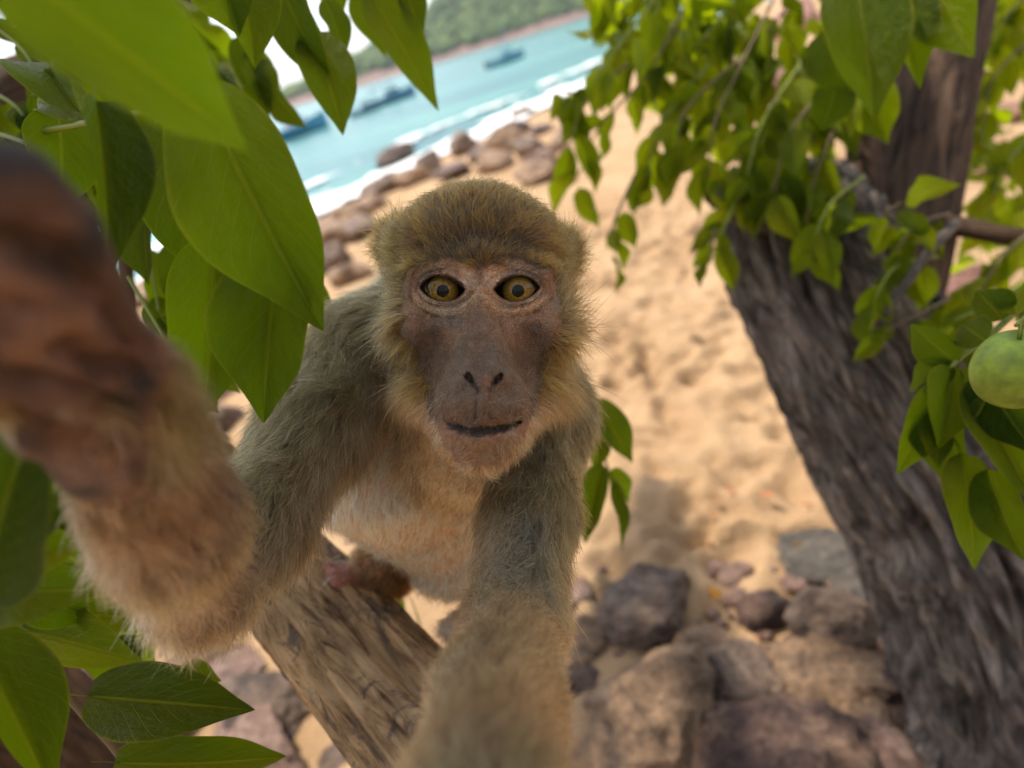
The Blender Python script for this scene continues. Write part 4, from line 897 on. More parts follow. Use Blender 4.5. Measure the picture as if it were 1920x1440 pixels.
def surface_nets(F, xs, ys, zs):
    S = F < 0
    cnt = np.zeros(tuple(n - 1 for n in F.shape), np.int8)
    for i in (0, 1):
        for j in (0, 1):
            for k in (0, 1): cnt += S[i:F.shape[0] - 1 + i, j:F.shape[1] - 1 + j, k:F.shape[2] - 1 + k]
    I, J, K = np.nonzero((cnt > 0) & (cnt < 8)); n = len(I)
    idx = np.full(cnt.shape, -1, np.int32); idx[I, J, K] = np.arange(n)
    acc = np.zeros((n, 3)); num = np.zeros(n); A = (xs, ys, zs)
    for ax in range(3):
        o1, o2 = [q for q in range(3) if q != ax]
        for u in (0, 1):
            for v in (0, 1):
                c0 = [I, J, K]; c0[o1] = c0[o1] + u; c0[o2] = c0[o2] + v; c1 = list(c0); c1[ax] = c1[ax] + 1
                f0, f1 = F[tuple(c0)], F[tuple(c1)]; m = (f0 < 0) != (f1 < 0)
                t = np.where(m, f0 / np.where(f0 == f1, 1, f0 - f1), 0)
                q0 = np.stack([A[r][c0[r]] for r in range(3)], -1); q1 = np.stack([A[r][c1[r]] for r in range(3)], -1)
                acc += np.where(m[:, None], q0 + (q1 - q0) * t[:, None], 0); num += m
    V = acc / num[:, None]; faces = []
    for ax in range(3):
        o1, o2 = [(1, 2), (2, 0), (0, 1)][ax]
        s0 = [slice(None)] * 3; s1 = [slice(None)] * 3; s0[ax] = slice(0, -1); s1[ax] = slice(1, None)
        a, b = S[tuple(s0)], S[tuple(s1)]; E = np.array(np.nonzero(a != b)); ok = np.ones(E.shape[1], bool)
        for o in (o1, o2): ok &= (E[o] > 0) & (E[o] < F.shape[o] - 1)
        E = E[:, ok]; inside = a[tuple(E)]
        def cell(d1, d2):
            q = [E[0], E[1], E[2]]; q = list(q); q[o1] = q[o1] + d1; q[o2] = q[o2] + d2; return idx[tuple(q)]
        quad = np.stack([cell(-1, -1), cell(0, -1), cell(0, 0), cell(-1, 0)], -1)
        quad[~inside] = quad[~inside][:, ::-1]; faces.append(quad)
    return V, np.vstack(faces)
BV, BF = surface_nets(FD, gx_, gy_, gz_)
del FD, Fh
def vnormals(V, F):
    n = np.cross(V[F[:, 2]] - V[F[:, 0]], V[F[:, 3]] - V[F[:, 1]]); o = np.zeros_like(V)
    for q in range(4):
        for c in range(3): o[:, c] += np.bincount(F[:, q], n[:, c], len(V))
    return unit(o)
def relax(V, F, it, lam, w=None):
    for _ in range(it):
        s = np.zeros_like(V); c = np.zeros(len(V))
        for q in range(4):
            a, b = F[:, q], F[:, (q + 1) % 4]
            for k in range(3): s[:, k] += np.bincount(a, V[b, k], len(V))
            c += np.bincount(a, minlength=len(V))
        d = (s / np.maximum(c, 1)[:, None] - V) * lam
        V = V + (d if w is None else d * w[:, None])
    return V
BV = relax(BV, BF, 2, 0.5)
BN = vnormals(BV, BF)

# ---- where everything is: distances to each body part, used for skin colour and fur
def gdist(prims, P_, cull=None):
    d = np.full(len(P_), 1.0)
    for p, _ in prims: d = np.minimum(d, prim_d(p, P_))
    return d
def hmm(P_): return (P_ - EYE_MID) * 1000.0
def gs(h, c, r):                    # soft blob in head millimetres
    return np.exp(-(((h - np.array(c)) / np.array(r)) ** 2).sum(-1))
def eye_dist(P_):
    return np.minimum(*[np.where(P_[:, 2] > c[2] - .004, almond(P_, c, s_), 1.0) * 1000 for c, s_ in EYES])
def face_mask(P_):                  # 1 on bare skin, 0 in fur (head only)
    h = hmm(P_); x, y, z = h[:, 0], h[:, 1], h[:, 2]
    wob = 2.2 * vnoise(h * 0.16, 71) + 1.2 * vnoise(h * 0.5, 72)
    top = 10.6 - 0.004 * (np.abs(x) - 24) ** 2 * (np.abs(x) > 24) - 3.5 * np.exp(-(x / 7.0) ** 2) + 1.5 * np.exp(-((np.abs(x) - 17) / 8.0) ** 2)
    half = np.interp(y, [-92, -82, -74, -58, -46, -34, -22, -6, 4, 12], [6, 11, 17, 26, 27, 31, 37.5, 40.5, 39.5, 36])
    d = np.minimum(top - y, (half - 1.2 - np.abs(x - 1.2)) * np.where(y > -40, 0.55, 1.0)) + wob
    d = np.minimum(d, (z + 30 + 0.0 * x) * 1.2)
    d = np.minimum(d, y + 80 + wob)
    return d

dH = gdist(HEAD, BV); dT = gdist(torso, BV); dFo = gdist(foot, BV); dAL = gdist(armL, BV); dHL = gdist(handL, BV); dAR = gdist(armR, BV); dHR = gdist(handR, BV)
isH = dH <= np.minimum.reduce([dT, dFo, dAL, dHL, dAR, dHR]) + 0.002
FMD = face_mask(BV); FM = sstep(-2.5, 3, FMD) * isH
H = hmm(BV); ED = eye_dist(BV)
# fine relief on the face: lid creases, brow lines, muzzle folds
rel = np.zeros(len(BV))
wobE = 1.1 * vnoise(H * 0.16, 81) + 0.5 * vnoise(H * 0.4, 82)
below = sstep(2, -3, H[:, 1]); above = 1 - below
def ridged(p, s): return 1 - 2 * np.abs(fbm(p, 2, s))
eang = np.zeros(len(BV))
for c, s_ in EYES: eang = np.where(np.sign(BV[:, 0] - EYE_MID[0] - .0004) == s_, np.arctan2(BV[:, 1] - c[1], (BV[:, 0] - c[0]) * s_) + s_ * 9, eang)
fade_e = sstep(0.8, 2.0, ED) * sstep(13, 6, ED)
wr_e = ridged(np.stack([ED * 0.42, eang * 0.9, eang * 0], -1), 61); wr_f = ridged(np.stack([ED * 0.95, eang * 2.2, eang * 0 + 3], -1), 63)
rel += fade_e * (-0.50 * np.clip(wr_e, 0, 1) ** 3 - 0.22 * np.clip(wr_f, 0, 1) ** 3)
wl_ = 0.45 * wobE; rel += below * (0.45 * np.exp(-((ED - 1.7) / 0.7) ** 2) - 0.70 * np.exp(-((ED - 3.1 + wl_) / 0.5) ** 2) + 0.45 * np.exp(-((ED - 5.2 + wl_) / 1.1) ** 2) - 0.75 * np.exp(-((ED - 7.6 + wl_) / 0.65) ** 2) + 0.2 * np.exp(-((ED - 9.2 + wl_) / 0.9) ** 2))
rel += above * (-0.65 * np.exp(-((ED - 2.7 + wl_) / 0.5) ** 2) + 0.3 * np.exp(-((ED - 1.4) / 0.6) ** 2))
rel += -0.8 * np.exp(-((H[:, 1] + 3.2) / 0.55) ** 2) * sstep(9, 5, np.abs(H[:, 0] - 0.5)) - 0.6 * np.exp(-((H[:, 0] - 0.6) / 0.8) ** 2) * sstep(-1, 2, H[:, 1]) * sstep(13, 10, H[:, 1])
lipz = sstep(-52, -60, H[:, 1]) * sstep(-82, -74, H[:, 1])
rel += -0.22 * lipz * np.clip(ridged(np.stack([H[:, 0] * 0.45, H[:, 1] * 0.12, H[:, 2] * 0.1], -1), 65), 0, 1) ** 2
rel += -0.30 * sstep(-2, -14, H[:, 1]) * sstep(-46, -34, H[:, 1]) * np.clip(ridged(np.stack([H[:, 0] * 0.20 + 0.16 * np.abs(H[:, 1]) * np.sign(H[:, 0]), H[:, 1] * 0.10, H[:, 2] * 0.25], -1), 67), 0, 1) ** 3
rel += -0.28 * sstep(3, 8, H[:, 1]) * np.clip(ridged(np.stack([H[:, 0] * 0.08, H[:, 1] * 0.5 + 0.01 * H[:, 0] ** 2 * 0.3, H[:, 2] * 0.1], -1), 69), 0, 1) ** 2
rel += -0.35 * gs(H, (0.4, 4, 2), (7, 9, 12)) * np.maximum(0, np.sin(H[:, 1] * 2.1 + 0.5 * vnoise(H * 0.4, 5))) 
rel += 0.45 * fbm(H * 0.22, 3, 91) * sstep(-10, -34, H[:, 1]) - 0.35 * np.abs(fbm(H * [0.5, 0.22, 0.3], 3, 95)) * 1.5
for sx in (-1, 1):                  # fold from the nostril wing down to the lip, and the cheek crease
    a = np.array([1.5 + sx * 27, -34.0]); b = np.array([1.5 + sx * 24, -60.0]); q = H[:, :2]; t = np.clip(((q - a) @ (b - a)) / ((b - a) @ (b - a)), 0, 1)
    rel += -0.8 * np.exp(-((np.linalg.norm(q - a - t[:, None] * (b - a), axis=1) / 1.8) ** 2)) * (H[:, 2] > -25)
    a = np.array([3.4 + sx * 2.4, -48.0]); b = np.array([2.8 + sx * 3.4, -61.0]); t = np.clip(((q - a) @ (b - a)) / ((b - a) @ (b - a)), 0, 1)
    rel += -0.5 * np.exp(-((np.linalg.norm(q - a - t[:, None] * (b - a), axis=1) / 0.9) ** 2)) * (H[:, 2] > 15)
fin = FM * sstep(0.2, 1.0, ED)
BV = BV + BN * ((1.7 + 0.9 * vnoise(H * 0.12, 83)) * rel * fin / 1000)[:, None]
BN = vnormals(BV, BF)

# folds of the raised palm and the gaps between its pads
def crease(pts, wpx, depth):
    global BV
    px_ = 960 + FPX * BV[:, 0] / np.maximum(-BV[:, 2], .03); py_ = 720 - FPX * BV[:, 1] / np.maximum(-BV[:, 2], .03)
    q = np.stack([px_, py_], -1); m_ = np.full(len(BV), 1e9)
    for a, b in zip(pts[:-1], pts[1:]):
        a, b = np.array(a, float), np.array(b, float); t = np.clip(((q - a) @ (b - a)) / ((b - a) @ (b - a)), 0, 1); m_ = np.minimum(m_, np.linalg.norm(q - a - t[:, None] * (b - a), axis=1))
    w_ = np.exp(-(m_ / wpx) ** 2) * (np.minimum(dHL, dAL) < .004) * (BV[:, 2] > -.175) * sstep(0.0, 0.4, BN[:, 2])
    BV = BV - BN * (w_ * depth)[:, None]
for pts_, w_, d_ in (([(-60, 450), (60, 462), (150, 490), (215, 565), (262, 640)], 30, .0060), ([(110, 645), (190, 690), (262, 700)], 28, .0055), ([(-20, 700), (80, 705), (150, 735), (240, 775)], 18, .0030), ([(10, 800), (110, 832), (225, 848)], 32, .0060), ([(-60, 560), (60, 575)], 18, .0025)):
    crease(pts_, w_, d_)
BN = vnormals(BV, BF)

# skin colours (the animal's own pigmentation)
def blend(c, new, w): return c * (1 - w[:, None]) + np.asarray(new) * w[:, None]
skin = np.tile(lin(178, 126, 94), (len(BV), 1))
skin = blend(skin, lin(128, 98, 78), sstep(-14, -34, H[:, 1]) * (1 - sstep(-60, -66, H[:, 1])) * 0.85 * isH)               # grey-brown muzzle
skin = blend(skin, lin(130, 94, 74), np.clip(gs(H, (0.5, -20, 5), (9, 16, 25)), 0, 1) * 0.8)
for sx in (-1, 1):
    skin = blend(skin, lin(236, 182, 140), 0.8 * np.exp(-((ED - 4.5) / 3.4) ** 2) * (np.sign(H[:, 0] - 0.4) == sx) * below * isH)
    skin = blend(skin, lin(232, 184, 160), 0.55 * np.exp(-((ED - 2.6) / 2.0) ** 2) * (np.sign(H[:, 0] - 0.4) == sx) * above * isH)
    skin = blend(skin, lin(152, 100, 78), 0.6 * gs(H, (sx * 32, 2, -12), (9, 9, 20)))
    skin = blend(skin, lin(84, 62, 52), 0.75 * gs(H, (1 + sx * 33, -31, -15), (8, 7, 25)))
    skin = blend(skin, lin(80, 58, 52), 0.55 * gs(H, (1 + sx * 25, -20, -5), (8, 6, 25)))
    skin = blend(skin, lin(252, 208, 184), 0.9 * gs(H, (sx * 6.6 + 0.5, 4.5, 0), (4.6, 6, 20)))
skin = blend(skin, lin(150, 104, 84), 0.7 * gs(H, (3.6, -46, 30), (4.5, 6, 10)))
skin = blend(skin, lin(182, 132, 100), 0.85 * sstep(-64, -70, H[:, 1]) * isH)                                            # paler chin
skin = blend(skin, lin(84, 66, 46), sstep(0.75, 0.0, FM) * isH * (0.35 + 0.65 * sstep(2, 12, H[:, 1])) * sstep(-50, -40, H[:, 1]))
mo = np.array([np.array(m_) for m_ in mouth]); md = np.full(len(BV), 99.0)
for a, b in zip(mo[:-1], mo[1:]):
    t = np.clip(((H - a) @ (b - a)) / ((b - a) @ (b - a)), 0, 1); md = np.minimum(md, np.linalg.norm((H - a - t[:, None] * (b - a)) * [1, 1, 0.35], axis=1))
mly = np.interp(H[:, 0], mo[:, 0], mo[:, 1]) - H[:, 1] + 0.8 * vnoise(H * 0.6, 109)
skin = blend(skin, lin(66, 49, 43), 0.95 * sstep(-1.2, -0.3, mly) * sstep(4.3, 2.3, mly + 0.012 * (H[:, 0] - 1.5) ** 2) * sstep(20, 15, np.abs(H[:, 0] - 1.5)) * (H[:, 2] > 5))
skin = blend(skin, lin(44, 30, 25), np.exp(-(np.maximum(ED, 0) / 0.55) ** 2) * (ED < 3) * isH)                              # dark lid margins
skin = blend(skin, lin(60, 40, 36), 0.8 * sstep(0.35, 1.0, gs(H, (-0.9, -44.2, 31), (3.0, 3.4, 6)) + gs(H, (8.1, -44.2, 31), (3.0, 3.4, 6))))
gr = fbm(H * 0.13, 4, 107); skin = blend(skin, skin.mean(1, keepdims=True) * [1.16, 0.97, 0.84], 0.6 * sstep(-0.1, 0.45, gr) * isH)
skin = skin * (1 + 0.45 * fbm(H * 0.28, 5, 101, gain=0.65) + 0.16 * vnoise(H * 1.3, 103))[:, None]
skin = blend(skin, lin(232, 184, 146), (~isH & (dT < np.minimum(dAL, dAR))) * 0.95)
PYB = 720 - BV[:, 1] / np.minimum(BV[:, 2], -.03) * -FPX
hwL = sstep(0.004, -0.002, dHL - np.minimum(dAL, dAR)) * (~isH)
hwL = hwL * np.maximum(sstep(-0.25, 0.35, BN[:, 2] - 0.55 * BN[:, 0]), sstep(0.017, 0.005, dHL * 0 + np.linalg.norm(BV - C(60, 520, .115), axis=1) - 0.02))
handw = np.maximum(hwL, (dHR < dAR + .002) * sstep(1700, 1900, PYB) * (~isH) * (BV[:, 2] > -.13))
palm = blend(np.tile(lin(104, 76, 66), (len(BV), 1)), lin(158, 120, 106), sstep(-0.2, 0.5, fbm(BV * 90, 3, 111)))
palm = blend(palm, lin(62, 52, 52), sstep(0.15, 0.55, fbm(BV * 70, 2, 117)))
skin = blend(skin * 1.0, palm, handw)
limb = (~isH) & (np.minimum(dAL, dAR) < dT)
skin = np.where((limb & (handw < 0.5))[:, None], skin * 0.55, skin)
skin = blend(skin, lin(180, 120, 108), sstep(0.003, 0.0, dFo - dT) * (dFo < 0.004))
skin = np.where(isH[:, None], 0.72 * skin + 0.28 * skin.mean(1, keepdims=True) * [1.10, 0.98, 0.88], skin); skin = np.clip(skin * [1.03, 1.03, 0.94], 0.004, 0.9)

def skin_material():
    m, nt, b = new_mat("monkey_skin"); a = N(nt, "ShaderNodeVertexColor", layer_name="skin"); p = obj_co(nt)
    n1 = noise(nt, p, 900, 4, 0.6); r = ramp(nt, [(0.3, (0.82, 0.80, 0.80)), (0.7, (1.12, 1.12, 1.12))]); nt.links.new(n1.outputs[0], r.inputs[0])
    nt.links.new(mixc(nt, a.outputs[0], r.outputs[0], 1.0, 'MULTIPLY'), b.inputs["Base Color"])
    b.inputs["Roughness"].default_value = 0.5; b.inputs["Specular IOR Level"].default_value = 0.35
    b.inputs["Subsurface Weight"].default_value = 0.12; b.inputs["Subsurface Radius"].default_value = (0.004, 0.0018, 0.001); b.inputs["Subsurface Scale"].default_value = 1.0
    v = N(nt, "ShaderNodeTexVoronoi"); v.inputs["Scale"].default_value = 1100; nt.links.new(p, v.inputs["Vector"])
    n2 = noise(nt, p, 420, 6, 0.65); ad = N(nt, "ShaderNodeMath", operation='ADD'); nt.links.new(v.outputs[0], ad.inputs[0]); nt.links.new(n2.outputs[0], ad.inputs[1])
    ve = N(nt, "ShaderNodeTexVoronoi", feature='DISTANCE_TO_EDGE'); ve.inputs["Scale"].default_value = 620;
    vm = N(nt, "ShaderNodeVectorMath", operation='MULTIPLY_ADD'); nt.links.new(n2.outputs["Color"], vm.inputs[0]); vm.inputs[1].default_value = (0.0016,) * 3; nt.links.new(p, vm.inputs[2]); nt.links.new(vm.outputs[0], ve.inputs["Vector"])
    er = N(nt, "ShaderNodeMapRange"); er.inputs[2].default_value = 0.25; nt.links.new(ve.outputs[0], er.inputs[0])
    ad2 = N(nt, "ShaderNodeMath", operation='MULTIPLY_ADD'); nt.links.new(er.outputs[0], ad2.inputs[0]); ad2.inputs[1].default_value = 0.9; nt.links.new(ad.outputs[0], ad2.inputs[2])
    bump(nt, ad2.outputs[0], 0.9, 0.0011, b)
    return m
MK_BASE = at(650, 1090, .47)
monkey = empty("macaque", MK_BASE, "olive-brown macaque on the log reaching both arms towards the viewer", "monkey")
WV = to_world(BV)
body = mesh_obj("body", WV, BF, skin_material(), monkey, MK_BASE, colors={"skin": skin})

# ---- eyes
def eye_material():
    m, nt, b = new_mat("eye"); a = N(nt, "ShaderNodeVertexColor", layer_name="eye_col"); nt.links.new(a.outputs[0], b.inputs["Base Color"])
    b.inputs["Roughness"].default_value = 0.25; b.inputs["Coat Weight"].default_value = 1.0; b.inputs["Specular IOR Level"].default_value = 0.0; b.inputs["Coat Roughness"].default_value = 0.02; b.inputs["Coat IOR"].default_value = 1.38; b.inputs["IOR"].default_value = 1.38
    return m
em = eye_material()
for c, s_ in EYES:
    nr, ns = 90, 128; th = np.concatenate([np.linspace(0, 0.95, 70), np.linspace(0.95, math.pi, 21)[1:]]); ph = np.linspace(0, 2 * math.pi, ns, endpoint=False)
    gaze = unit(-c); ux = unit(np.cross([0, 1, 0], gaze)); uy = np.cross(gaze, ux)
    TH, PH = np.meshgrid(th, ph, indexing='ij'); rr = ER * (1 + 0.035 * np.exp(-(TH / 0.55) ** 4))
    V = c + rr[..., None] * (np.cos(TH)[..., None] * gaze + np.sin(TH)[..., None] * (np.cos(PH)[..., None] * ux + np.sin(PH)[..., None] * uy))
    q = np.degrees(TH); st = fbm(np.stack([np.cos(PH) * 9, np.sin(PH) * 9, TH * 3], -1), 4, 7)
    iris = lin(112, 86, 30) * (1 + 0.5 * st[..., None]); iris = iris * (1 - 0.5 * sstep(28, 42, q))[..., None] + lin(110, 76, 30) * (0.30 * np.exp(-((q - 18) / 4.0) ** 2))[..., None]
    colr = np.where((q < 16.0)[..., None], 0.003, np.clip(iris, 0, 1))
    colr = colr * (1 - sstep(42, 48, q))[..., None] + lin(36, 24, 16) * sstep(42, 48, q)[..., None]
    colr = colr * (1 - sstep(52, 70, q))[..., None] + lin(70, 50, 42) * sstep(52, 70, q)[..., None]
    mesh_obj("eye", to_world(V.reshape(-1, 3)), grid_faces(len(th), ns, True), em, monkey, to_world(c), colors={"eye_col": colr.reshape(-1, 3)})

# ---- fur
def fur():
    tri = np.vstack([BF[:, [0, 1, 2]], BF[:, [0, 2, 3]]]); A, B, D = BV[tri[:, 0]], BV[tri[:, 1]], BV[tri[:, 2]]
    area = 0.5 * np.linalg.norm(np.cross(B - A, D - A), axis=1)
    r = np.random.default_rng(99)
    cen = (A + B + D) / 3
    tfm = FM[tri].mean(1); th_ = handw[tri].mean(1); tH = isH[tri].mean(1) > 0.5; tfo = (dFo[tri].mean(1) < np.minimum(dT, dAL)[tri].mean(1))
    nn = unit(np.cross(B - A, D - A)); vis = sstep(-0.55, -0.15, -(nn * unit(cen)).sum(1))        # thin the coat on the far side
    dens = np.where(tH, 4.2, 2.9) * (1 - th_) * (1 - tfo * 0.97) * (1 - (0.86 - 0.30 * sstep(-64, -72, hmm(cen)[:, 1])) * tfm) * (0.42 + 0.58 * vis)
    edt = ED[tri].min(1); lash = (tfm > 0.5) & (edt < 1.3) & (edt > 0.3) & (H[tri[:, 0], 1] > 0.5); dens[(tfm > 0.5) & (edt < 1.6)] = 0; dens[lash] = 5.0
    chT = gdist(torso[:3], cen); dens[(~tH) & (chT < np.minimum(gdist(armL, cen), gdist(armR, cen)))] *= 0.50
    dens[cen[:, 2] < -0.56] *= 0.3
    dens[cen[:, 2] > -0.15] *= 0.6
    h = hmm(cen); dens[(gs(h, (3.5, -45, 30), (12, 9, 16)) > 0.35)] = 0
    mdc = md[tri].min(1); dens[(mdc < 1.6) & tH] = 0
    w = area * dens * 1e6; Nf = int(w.sum()); cdf = np.cumsum(w) / w.sum(); k = np.searchsorted(cdf, r.random(Nf))
    u, v = r.random(Nf), r.random(Nf); fl = u + v > 1; u[fl], v[fl] = 1 - u[fl], 1 - v[fl]
    root = A[k] + u[:, None] * (B - A)[k] + v[:, None] * (D - A)[k]
    nrm = unit(BN[tri[k, 0]] * (1 - u - v)[:, None] + BN[tri[k, 1]] * u[:, None] + BN[tri[k, 2]] * v[:, None])
    fm = FM[tri[k, 0]]; fmd = FMD[tri[k, 0]]; fm = np.clip(fm + r.uniform(-0.45, 0.45, Nf) * 4 * fm * (1 - fm), 0, 1); onH = tH[k]; h = hmm(root); x, y, z = h.T
    # body flow: along the limbs
    flow = np.zeros((Nf, 3)); wsum = np.zeros(Nf); 
    def along(prims, sgn, s=0.010):
        nonlocal flow, wsum
        for p, _ in prims:
            if p[0] != "cone": continue
            d = np.maximum(prim_d(p, root), 0); ww = np.exp(-d / s * 3); flow += ww[:, None] * unit(p[2] - p[1]) * sgn; wsum += ww
    along(torso[:3], 1); along(torso[3:], 1); along(armL[:4], 1); along(armL[4:], -1); along(armR[:3], 1); along(armR[3:], -1)
    flow = flow / (wsum[:, None] + 1e-9)
    dAs = {n: gdist(g_, root) for n, g_ in (("T", torso), ("AL", armL), ("AR", armR), ("U", armL[:4]), ("FL", armL[4:]), ("UR", armR[:3]), ("FR", armR[3:]), ("H", HEAD), ("ch", torso[:3]))}
    # head flow
    hf = np.zeros((Nf, 3)); sx = np.sign(x - 0.5)
    ax = np.abs(x - 0.5)
    crown_f = np.stack([x / 45 * 0.9, 0.75 + 0 * x, -1.0 + 0 * x], -1)
    side = np.stack([sx * 1.0, 0.25 + y / 50 - 0.5 * sstep(-5, -45, y), -0.75 + 0 * x], -1)
    chin = np.stack([sx * 0.35, -0.9 + 0 * x, -0.5 + 0 * x], -1)
    wc = sstep(4, 16, y) * (1 - 0.75 * sstep(26, 46, ax) * sstep(34, 12, y)); ws = (1 - wc)
    wch = sstep(-48, -62, y)
    hf = crown_f * wc[:, None] + ws[:, None] * (side * (1 - wch)[:, None] + chin * wch[:, None])
    flow = np.where(onH[:, None], unit(hf), flow)
    # chest hair falls down and slightly outwards
    # length in mm
    L = np.full(Nf, 12.0)
    L = np.where(onH, 11.5 + 3.5 * sstep(20, 44, ax) + 7.0 * sstep(8, -20, y) * sstep(26, 42, ax) * sstep(-62, -40, y) - 5.0 * sstep(-45, -62, y) * (fm < 0.5), L)
    near_ear = gs(h, (-50, 35, -56), (14, 16, 16)) + gs(h, (43, 30, -56), (12, 14, 16)); L = np.where(onH, L + 2.0 * near_ear, L)
    L = np.where(~onH & (dAs["ch"] < .004), 6.5, L); L = np.where(~onH & (dAs["U"] < .004), 15.0, L); L = np.where(~onH & (dAs["UR"] < .004), 13.0, L)
    L = np.where(~onH & (dAs["FL"] < .003), 11.0, L); L = np.where(~onH & (dAs["FR"] < .003), 9.5, L)
    elb = np.exp(-(np.linalg.norm(root - C(355, 1085, .245), axis=1) / .030) ** 2); L = np.where(~onH, L + 4 * elb, L)
    fur_edge = 1 - fm
    L = np.where(onH & (y > 0), L * (0.50 + 0.50 * sstep(2, -14, fmd)), L)
    L = L * r.uniform(0.6, 1.2, Nf)
    L = np.where(onH & (fm > 0.35), r.uniform(1.4, 3.6, Nf) + 1.5 * sstep(-55, -75, y), L)          # sparse down on bare skin
    brow = onH & (fm > 0.3) & (y > 7.5); L = np.where(brow, r.uniform(3, 6.5, Nf), L)
    lk = lash[k]; L = np.where(lk, r.uniform(2, 4, Nf), L)
    wh = onH & (fm > 0.6) & (y < -46) & (r.random(Nf) < 0.045); L = np.where(wh, r.uniform(6, 13, Nf), L)
    handk = handw[tri[k, 0]]; L = L * (1 - 0.75 * np.clip(handk * 2, 0, 1))
    # colour
    c = np.tile(lin(124, 112, 78), (Nf, 1))
    def bl(new, ww):
        nonlocal c
        c = c * (1 - ww[:, None]) + np.asarray(new) * ww[:, None]
    n_lo = fbm(root * 60, 3, 201)
    bl(lin(138, 130, 96), sstep(-0.3, 0.5, n_lo))
    aL = sstep(.006, 0, dAs["U"]) * ~onH; bl(lin(150, 140, 104), aL * 0.8); 
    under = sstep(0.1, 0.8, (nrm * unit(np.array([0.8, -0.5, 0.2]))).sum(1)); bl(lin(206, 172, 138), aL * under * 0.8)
    cr = sstep(.004, -.002, dAs["ch"] - np.minimum(dAs["AL"], dAs["AR"])) * ~onH; bl(lin(250, 196, 158), cr)
    legw = sstep(.006, .001, gdist(torso[3:7], root)) * ~onH * (dAs["ch"] > .004); cr = cr * (1 - legw); bl(lin(118, 84, 50), legw)
    fl_ = sstep(.004, 0, dAs["FL"]) * ~onH; bl(lin(146, 128, 122), fl_ * 0.9); 
    backlit_rim = sstep(0.1, 0.9, (nrm * unit(np.array([-1, -0.45, 0]))).sum(1)); bl(lin(226, 208, 190), fl_ * backlit_rim)  # pale outer edge: backlit fringe put into the fur colour
    hw2 = np.exp(-(np.linalg.norm(root - C(240, 850, .165), axis=1) / .034) ** 2); bl(lin(92, 64, 44), hw2 * fl_)
    ur = sstep(.004, 0, dAs["UR"]) * ~onH; bl(lin(128, 122, 100), ur); 
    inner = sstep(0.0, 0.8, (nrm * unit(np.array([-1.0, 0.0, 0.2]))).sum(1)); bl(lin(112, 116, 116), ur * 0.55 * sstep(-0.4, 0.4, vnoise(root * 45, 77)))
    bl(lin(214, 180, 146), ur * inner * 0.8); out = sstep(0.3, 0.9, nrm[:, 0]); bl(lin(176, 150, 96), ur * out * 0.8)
    fr = sstep(.003, 0, dAs["FR"] - dAs["UR"]) * sstep(.004, 0, dAs["FR"]) * ~onH; bl(lin(176, 142, 104), fr); bl(lin(214, 180, 146), fr * inner * 0.9)
    wr = np.exp(-((np.linalg.norm(root - C(880, 1450, .130), axis=1)) / .020) ** 2); bl(lin(84, 66, 42), np.clip(1.3 * wr, 0, 1) * fr * 0.95)
    # head colours
    hc_ = np.tile(lin(156, 112, 42), (Nf, 1)); n2 = fbm(h * [0.10, 0.10, 0.06], 3, 211)
    def hb(new, ww):
        nonlocal hc_
        hc_ = hc_ * (1 - ww[:, None]) + np.asarray(new) * ww[:, None]
    hb(lin(100, 78, 44), sstep(0.05, 0.4, n2)); hb(lin(90, 70, 44), 0.7 * np.exp(-((y - 14) / 6) ** 2) * sstep(30, 14, ax)); hb(lin(150, 118, 40), 0.7 * sstep(8, 34, x) * sstep(26, 40, y))
    hb(lin(166, 142, 100), sstep(27, 40, ax) * sstep(36, 20, y)); hb(lin(176, 144, 98), 0.75 * sstep(0, -30, y) * sstep(26, 36, ax)); hb(lin(226, 166, 122), sstep(-44, -60, y) * (fm < 0.5))
    hb(lin(84, 76, 56), 0.6 * near_ear)
    hb(lin(170, 128, 96), (fm > 0.35) * 0.9); hb(lin(96, 70, 50), (fm > 0.3) * (y > 5) * 0.9)
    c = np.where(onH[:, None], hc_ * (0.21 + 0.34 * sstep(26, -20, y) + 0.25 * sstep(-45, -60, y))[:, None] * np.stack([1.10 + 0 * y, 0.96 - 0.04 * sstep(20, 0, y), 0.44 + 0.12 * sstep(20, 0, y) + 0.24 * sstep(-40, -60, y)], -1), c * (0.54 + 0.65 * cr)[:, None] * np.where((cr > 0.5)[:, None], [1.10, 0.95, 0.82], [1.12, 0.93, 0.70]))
    agouti = r.random(Nf); c = c * np.where(agouti < 0.30, r.uniform(0.18, 0.45, Nf), r.uniform(0.8, 1.6, Nf))[:, None]
    gold = onH & (y > 8) & (r.random(Nf) < 0.25); c[gold] = np.clip(c[gold] * [2.1, 2.0, 1.3], 0, 0.8)
    dark_wh = (r.random(Nf) < 0.10) & onH & (ax > 34) & (y < 12); c[dark_wh] = lin(60, 48, 36); L[dark_wh] *= 1.35
    c[lk] = lin(30, 22, 18); c[wh] = np.where(r.random((int(wh.sum()), 1)) < 0.5, lin(50, 40, 34), lin(210, 190, 170)); c = np.clip(c, 0.004, 0.95)
    # clumping: strands of one small cell lean together
    cell = np.floor(root / np.where(onH, .0030, .0048)[:, None] + 0.6 * vnoise(root * 300, 5)[:, None]).astype(np.int64)
    jit = np.stack([hash3(cell[:, 0], cell[:, 1], cell[:, 2], s_) for s_ in (1, 2, 3)], -1) * 2 - 1
    cl = hash3(cell[:, 0], cell[:, 1], cell[:, 2], 9); c = c * (0.6 + 0.8 * cl)[:, None]
    key = (cell[:, 0] * 73856093) ^ (cell[:, 1] * 19349663) ^ (cell[:, 2] * 83492791); _, inv = np.unique(key, return_inverse=True)
    cn = np.bincount(inv); cc = np.stack([np.bincount(inv, root[:, q]) / cn for q in range(3)], -1)[inv] - root
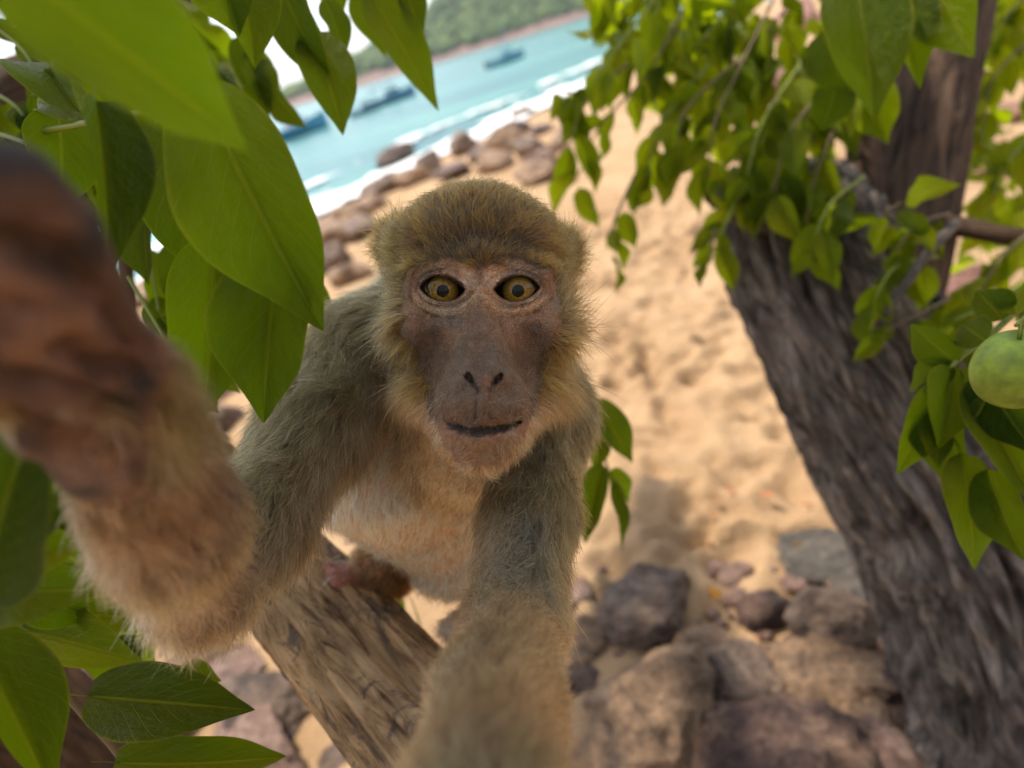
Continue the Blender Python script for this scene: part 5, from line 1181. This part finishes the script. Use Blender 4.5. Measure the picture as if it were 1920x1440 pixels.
    cc = np.where((np.linalg.norm(cc, axis=1) < .006)[:, None], cc, 0) * np.where(onH & (fm > 0.35), 0.0, r.uniform(0.2, 0.9, Nf))[:, None]
    sw = np.stack([vnoise(root * 55, 301), vnoise(root * 55, 302), vnoise(root * 55, 303)], -1)
    fl2 = flow + 0.42 * jit + 0.45 * sw + 0.20 * r.normal(size=(Nf, 3))
    fl2 = fl2 - nrm * (fl2 * nrm).sum(1)[:, None]; fl2 = unit(fl2)
    lift = np.where(onH, 0.32 + 0.25 * sstep(30, 42, ax), 0.42) + 0.12 * r.normal(size=Nf); lift = np.where(onH & (fm > 0.35), 0.35, lift)
    lift = np.where(onH & (fm < 0.35) & (y > 12) & (ax < 40), 0.17 + 0.07 * r.normal(size=Nf), lift); lift = np.where(wh | lk, 0.75, lift); wisp = (r.random(Nf) < 0.18) & (fm < 0.3); lift = np.where(wisp, lift + 0.18, lift); L = np.where(wisp, L * 1.3, L)
    lift = np.clip(lift, 0.10, 0.95)
    grav = np.array([np.dot([0, 0, -1], RGT), np.dot([0, 0, -1], UPV), np.dot([0, 0, -1], -FWD)])
    npt = 6; t = np.linspace(0, 1, npt)
    Lm = (L / 1000)[:, None]
    rnd = r.normal(size=(Nf, 3)) * 0.12
    pts = np.empty((Nf, npt, 3), np.float32)
    for i, tt in enumerate(t):
        a = lift * (1 - 0.45 * tt); b = np.sqrt(np.maximum(0, 1 - np.minimum(a, 0.98) ** 2))
        pts[:, i] = root - nrm * 0.0004 + Lm * tt * (nrm * a[:, None] + fl2 * b[:, None] + rnd * tt + grav * 0.16 * tt * (L > 6)[:, None]) + cc * tt ** 1.4
    wp = to_world(pts.reshape(-1, 3)) - MK_BASE
    cu = bpy.data.hair_curves.new("fur"); cu.add_curves([npt] * Nf)
    cu.attributes["position"].data.foreach_set("vector", wp.astype(np.float32).ravel())
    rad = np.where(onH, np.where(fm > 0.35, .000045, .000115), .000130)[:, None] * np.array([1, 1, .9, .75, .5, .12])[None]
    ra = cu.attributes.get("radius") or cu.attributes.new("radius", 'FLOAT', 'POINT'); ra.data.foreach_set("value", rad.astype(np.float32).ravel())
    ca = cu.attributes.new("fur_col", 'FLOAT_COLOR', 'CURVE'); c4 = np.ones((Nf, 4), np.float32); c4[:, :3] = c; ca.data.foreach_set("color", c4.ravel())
    m = bpy.data.materials.new("fur"); m.use_nodes = True; nt = m.node_tree; nt.nodes.remove(nt.nodes["Principled BSDF"])
    hb_ = N(nt, "ShaderNodeBsdfHairPrincipled"); hb_.parametrization = 'COLOR'; at_ = N(nt, "ShaderNodeAttribute", attribute_name="fur_col")
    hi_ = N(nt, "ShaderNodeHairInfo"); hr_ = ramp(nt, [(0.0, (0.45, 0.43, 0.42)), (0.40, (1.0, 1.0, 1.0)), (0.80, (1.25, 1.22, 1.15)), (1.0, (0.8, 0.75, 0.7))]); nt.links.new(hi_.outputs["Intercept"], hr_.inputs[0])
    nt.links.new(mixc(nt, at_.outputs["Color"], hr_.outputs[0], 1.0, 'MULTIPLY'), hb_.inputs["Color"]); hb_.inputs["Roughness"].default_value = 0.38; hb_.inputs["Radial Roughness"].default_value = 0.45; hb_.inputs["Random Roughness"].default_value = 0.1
    nt.links.new(hb_.outputs[0], nt.nodes["Material Output"].inputs[0]); cu.materials.append(m)
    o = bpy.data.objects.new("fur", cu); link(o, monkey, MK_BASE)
    print("FUR", Nf, "BODY", len(BV))
fur()

# ------------------------------------------------------------------ sea air
def haze():
    x0, x1, y0, y1, z0, z1 = -2700, 2700, -2000, 2900, -14.0, 140.0
    V = [(x, y, z) for z in (z0, z1) for x, y in ((x0, y0), (x1, y0), (x1, y1), (x0, y1))]
    F = [(3, 2, 1, 0), (4, 5, 6, 7), (0, 1, 5, 4), (1, 2, 6, 5), (2, 3, 7, 6), (3, 0, 4, 7)]
    m = bpy.data.materials.new("haze"); m.use_nodes = True; nt = m.node_tree; nt.nodes.remove(nt.nodes["Principled BSDF"])
    v = N(nt, "ShaderNodeVolumePrincipled"); v.inputs["Color"].default_value = (0.86, 0.92, 1.0, 1); v.inputs["Density"].default_value = 0.0003; v.inputs["Anisotropy"].default_value = 0.2
    nt.links.new(v.outputs[0], nt.nodes["Material Output"].inputs["Volume"])
    tag(mesh_obj("haze", V, F, m, smooth=False), "thin pale sea haze over the bay", "haze", kind="stuff")
haze()
scene.cycles.volume_bounces = 0
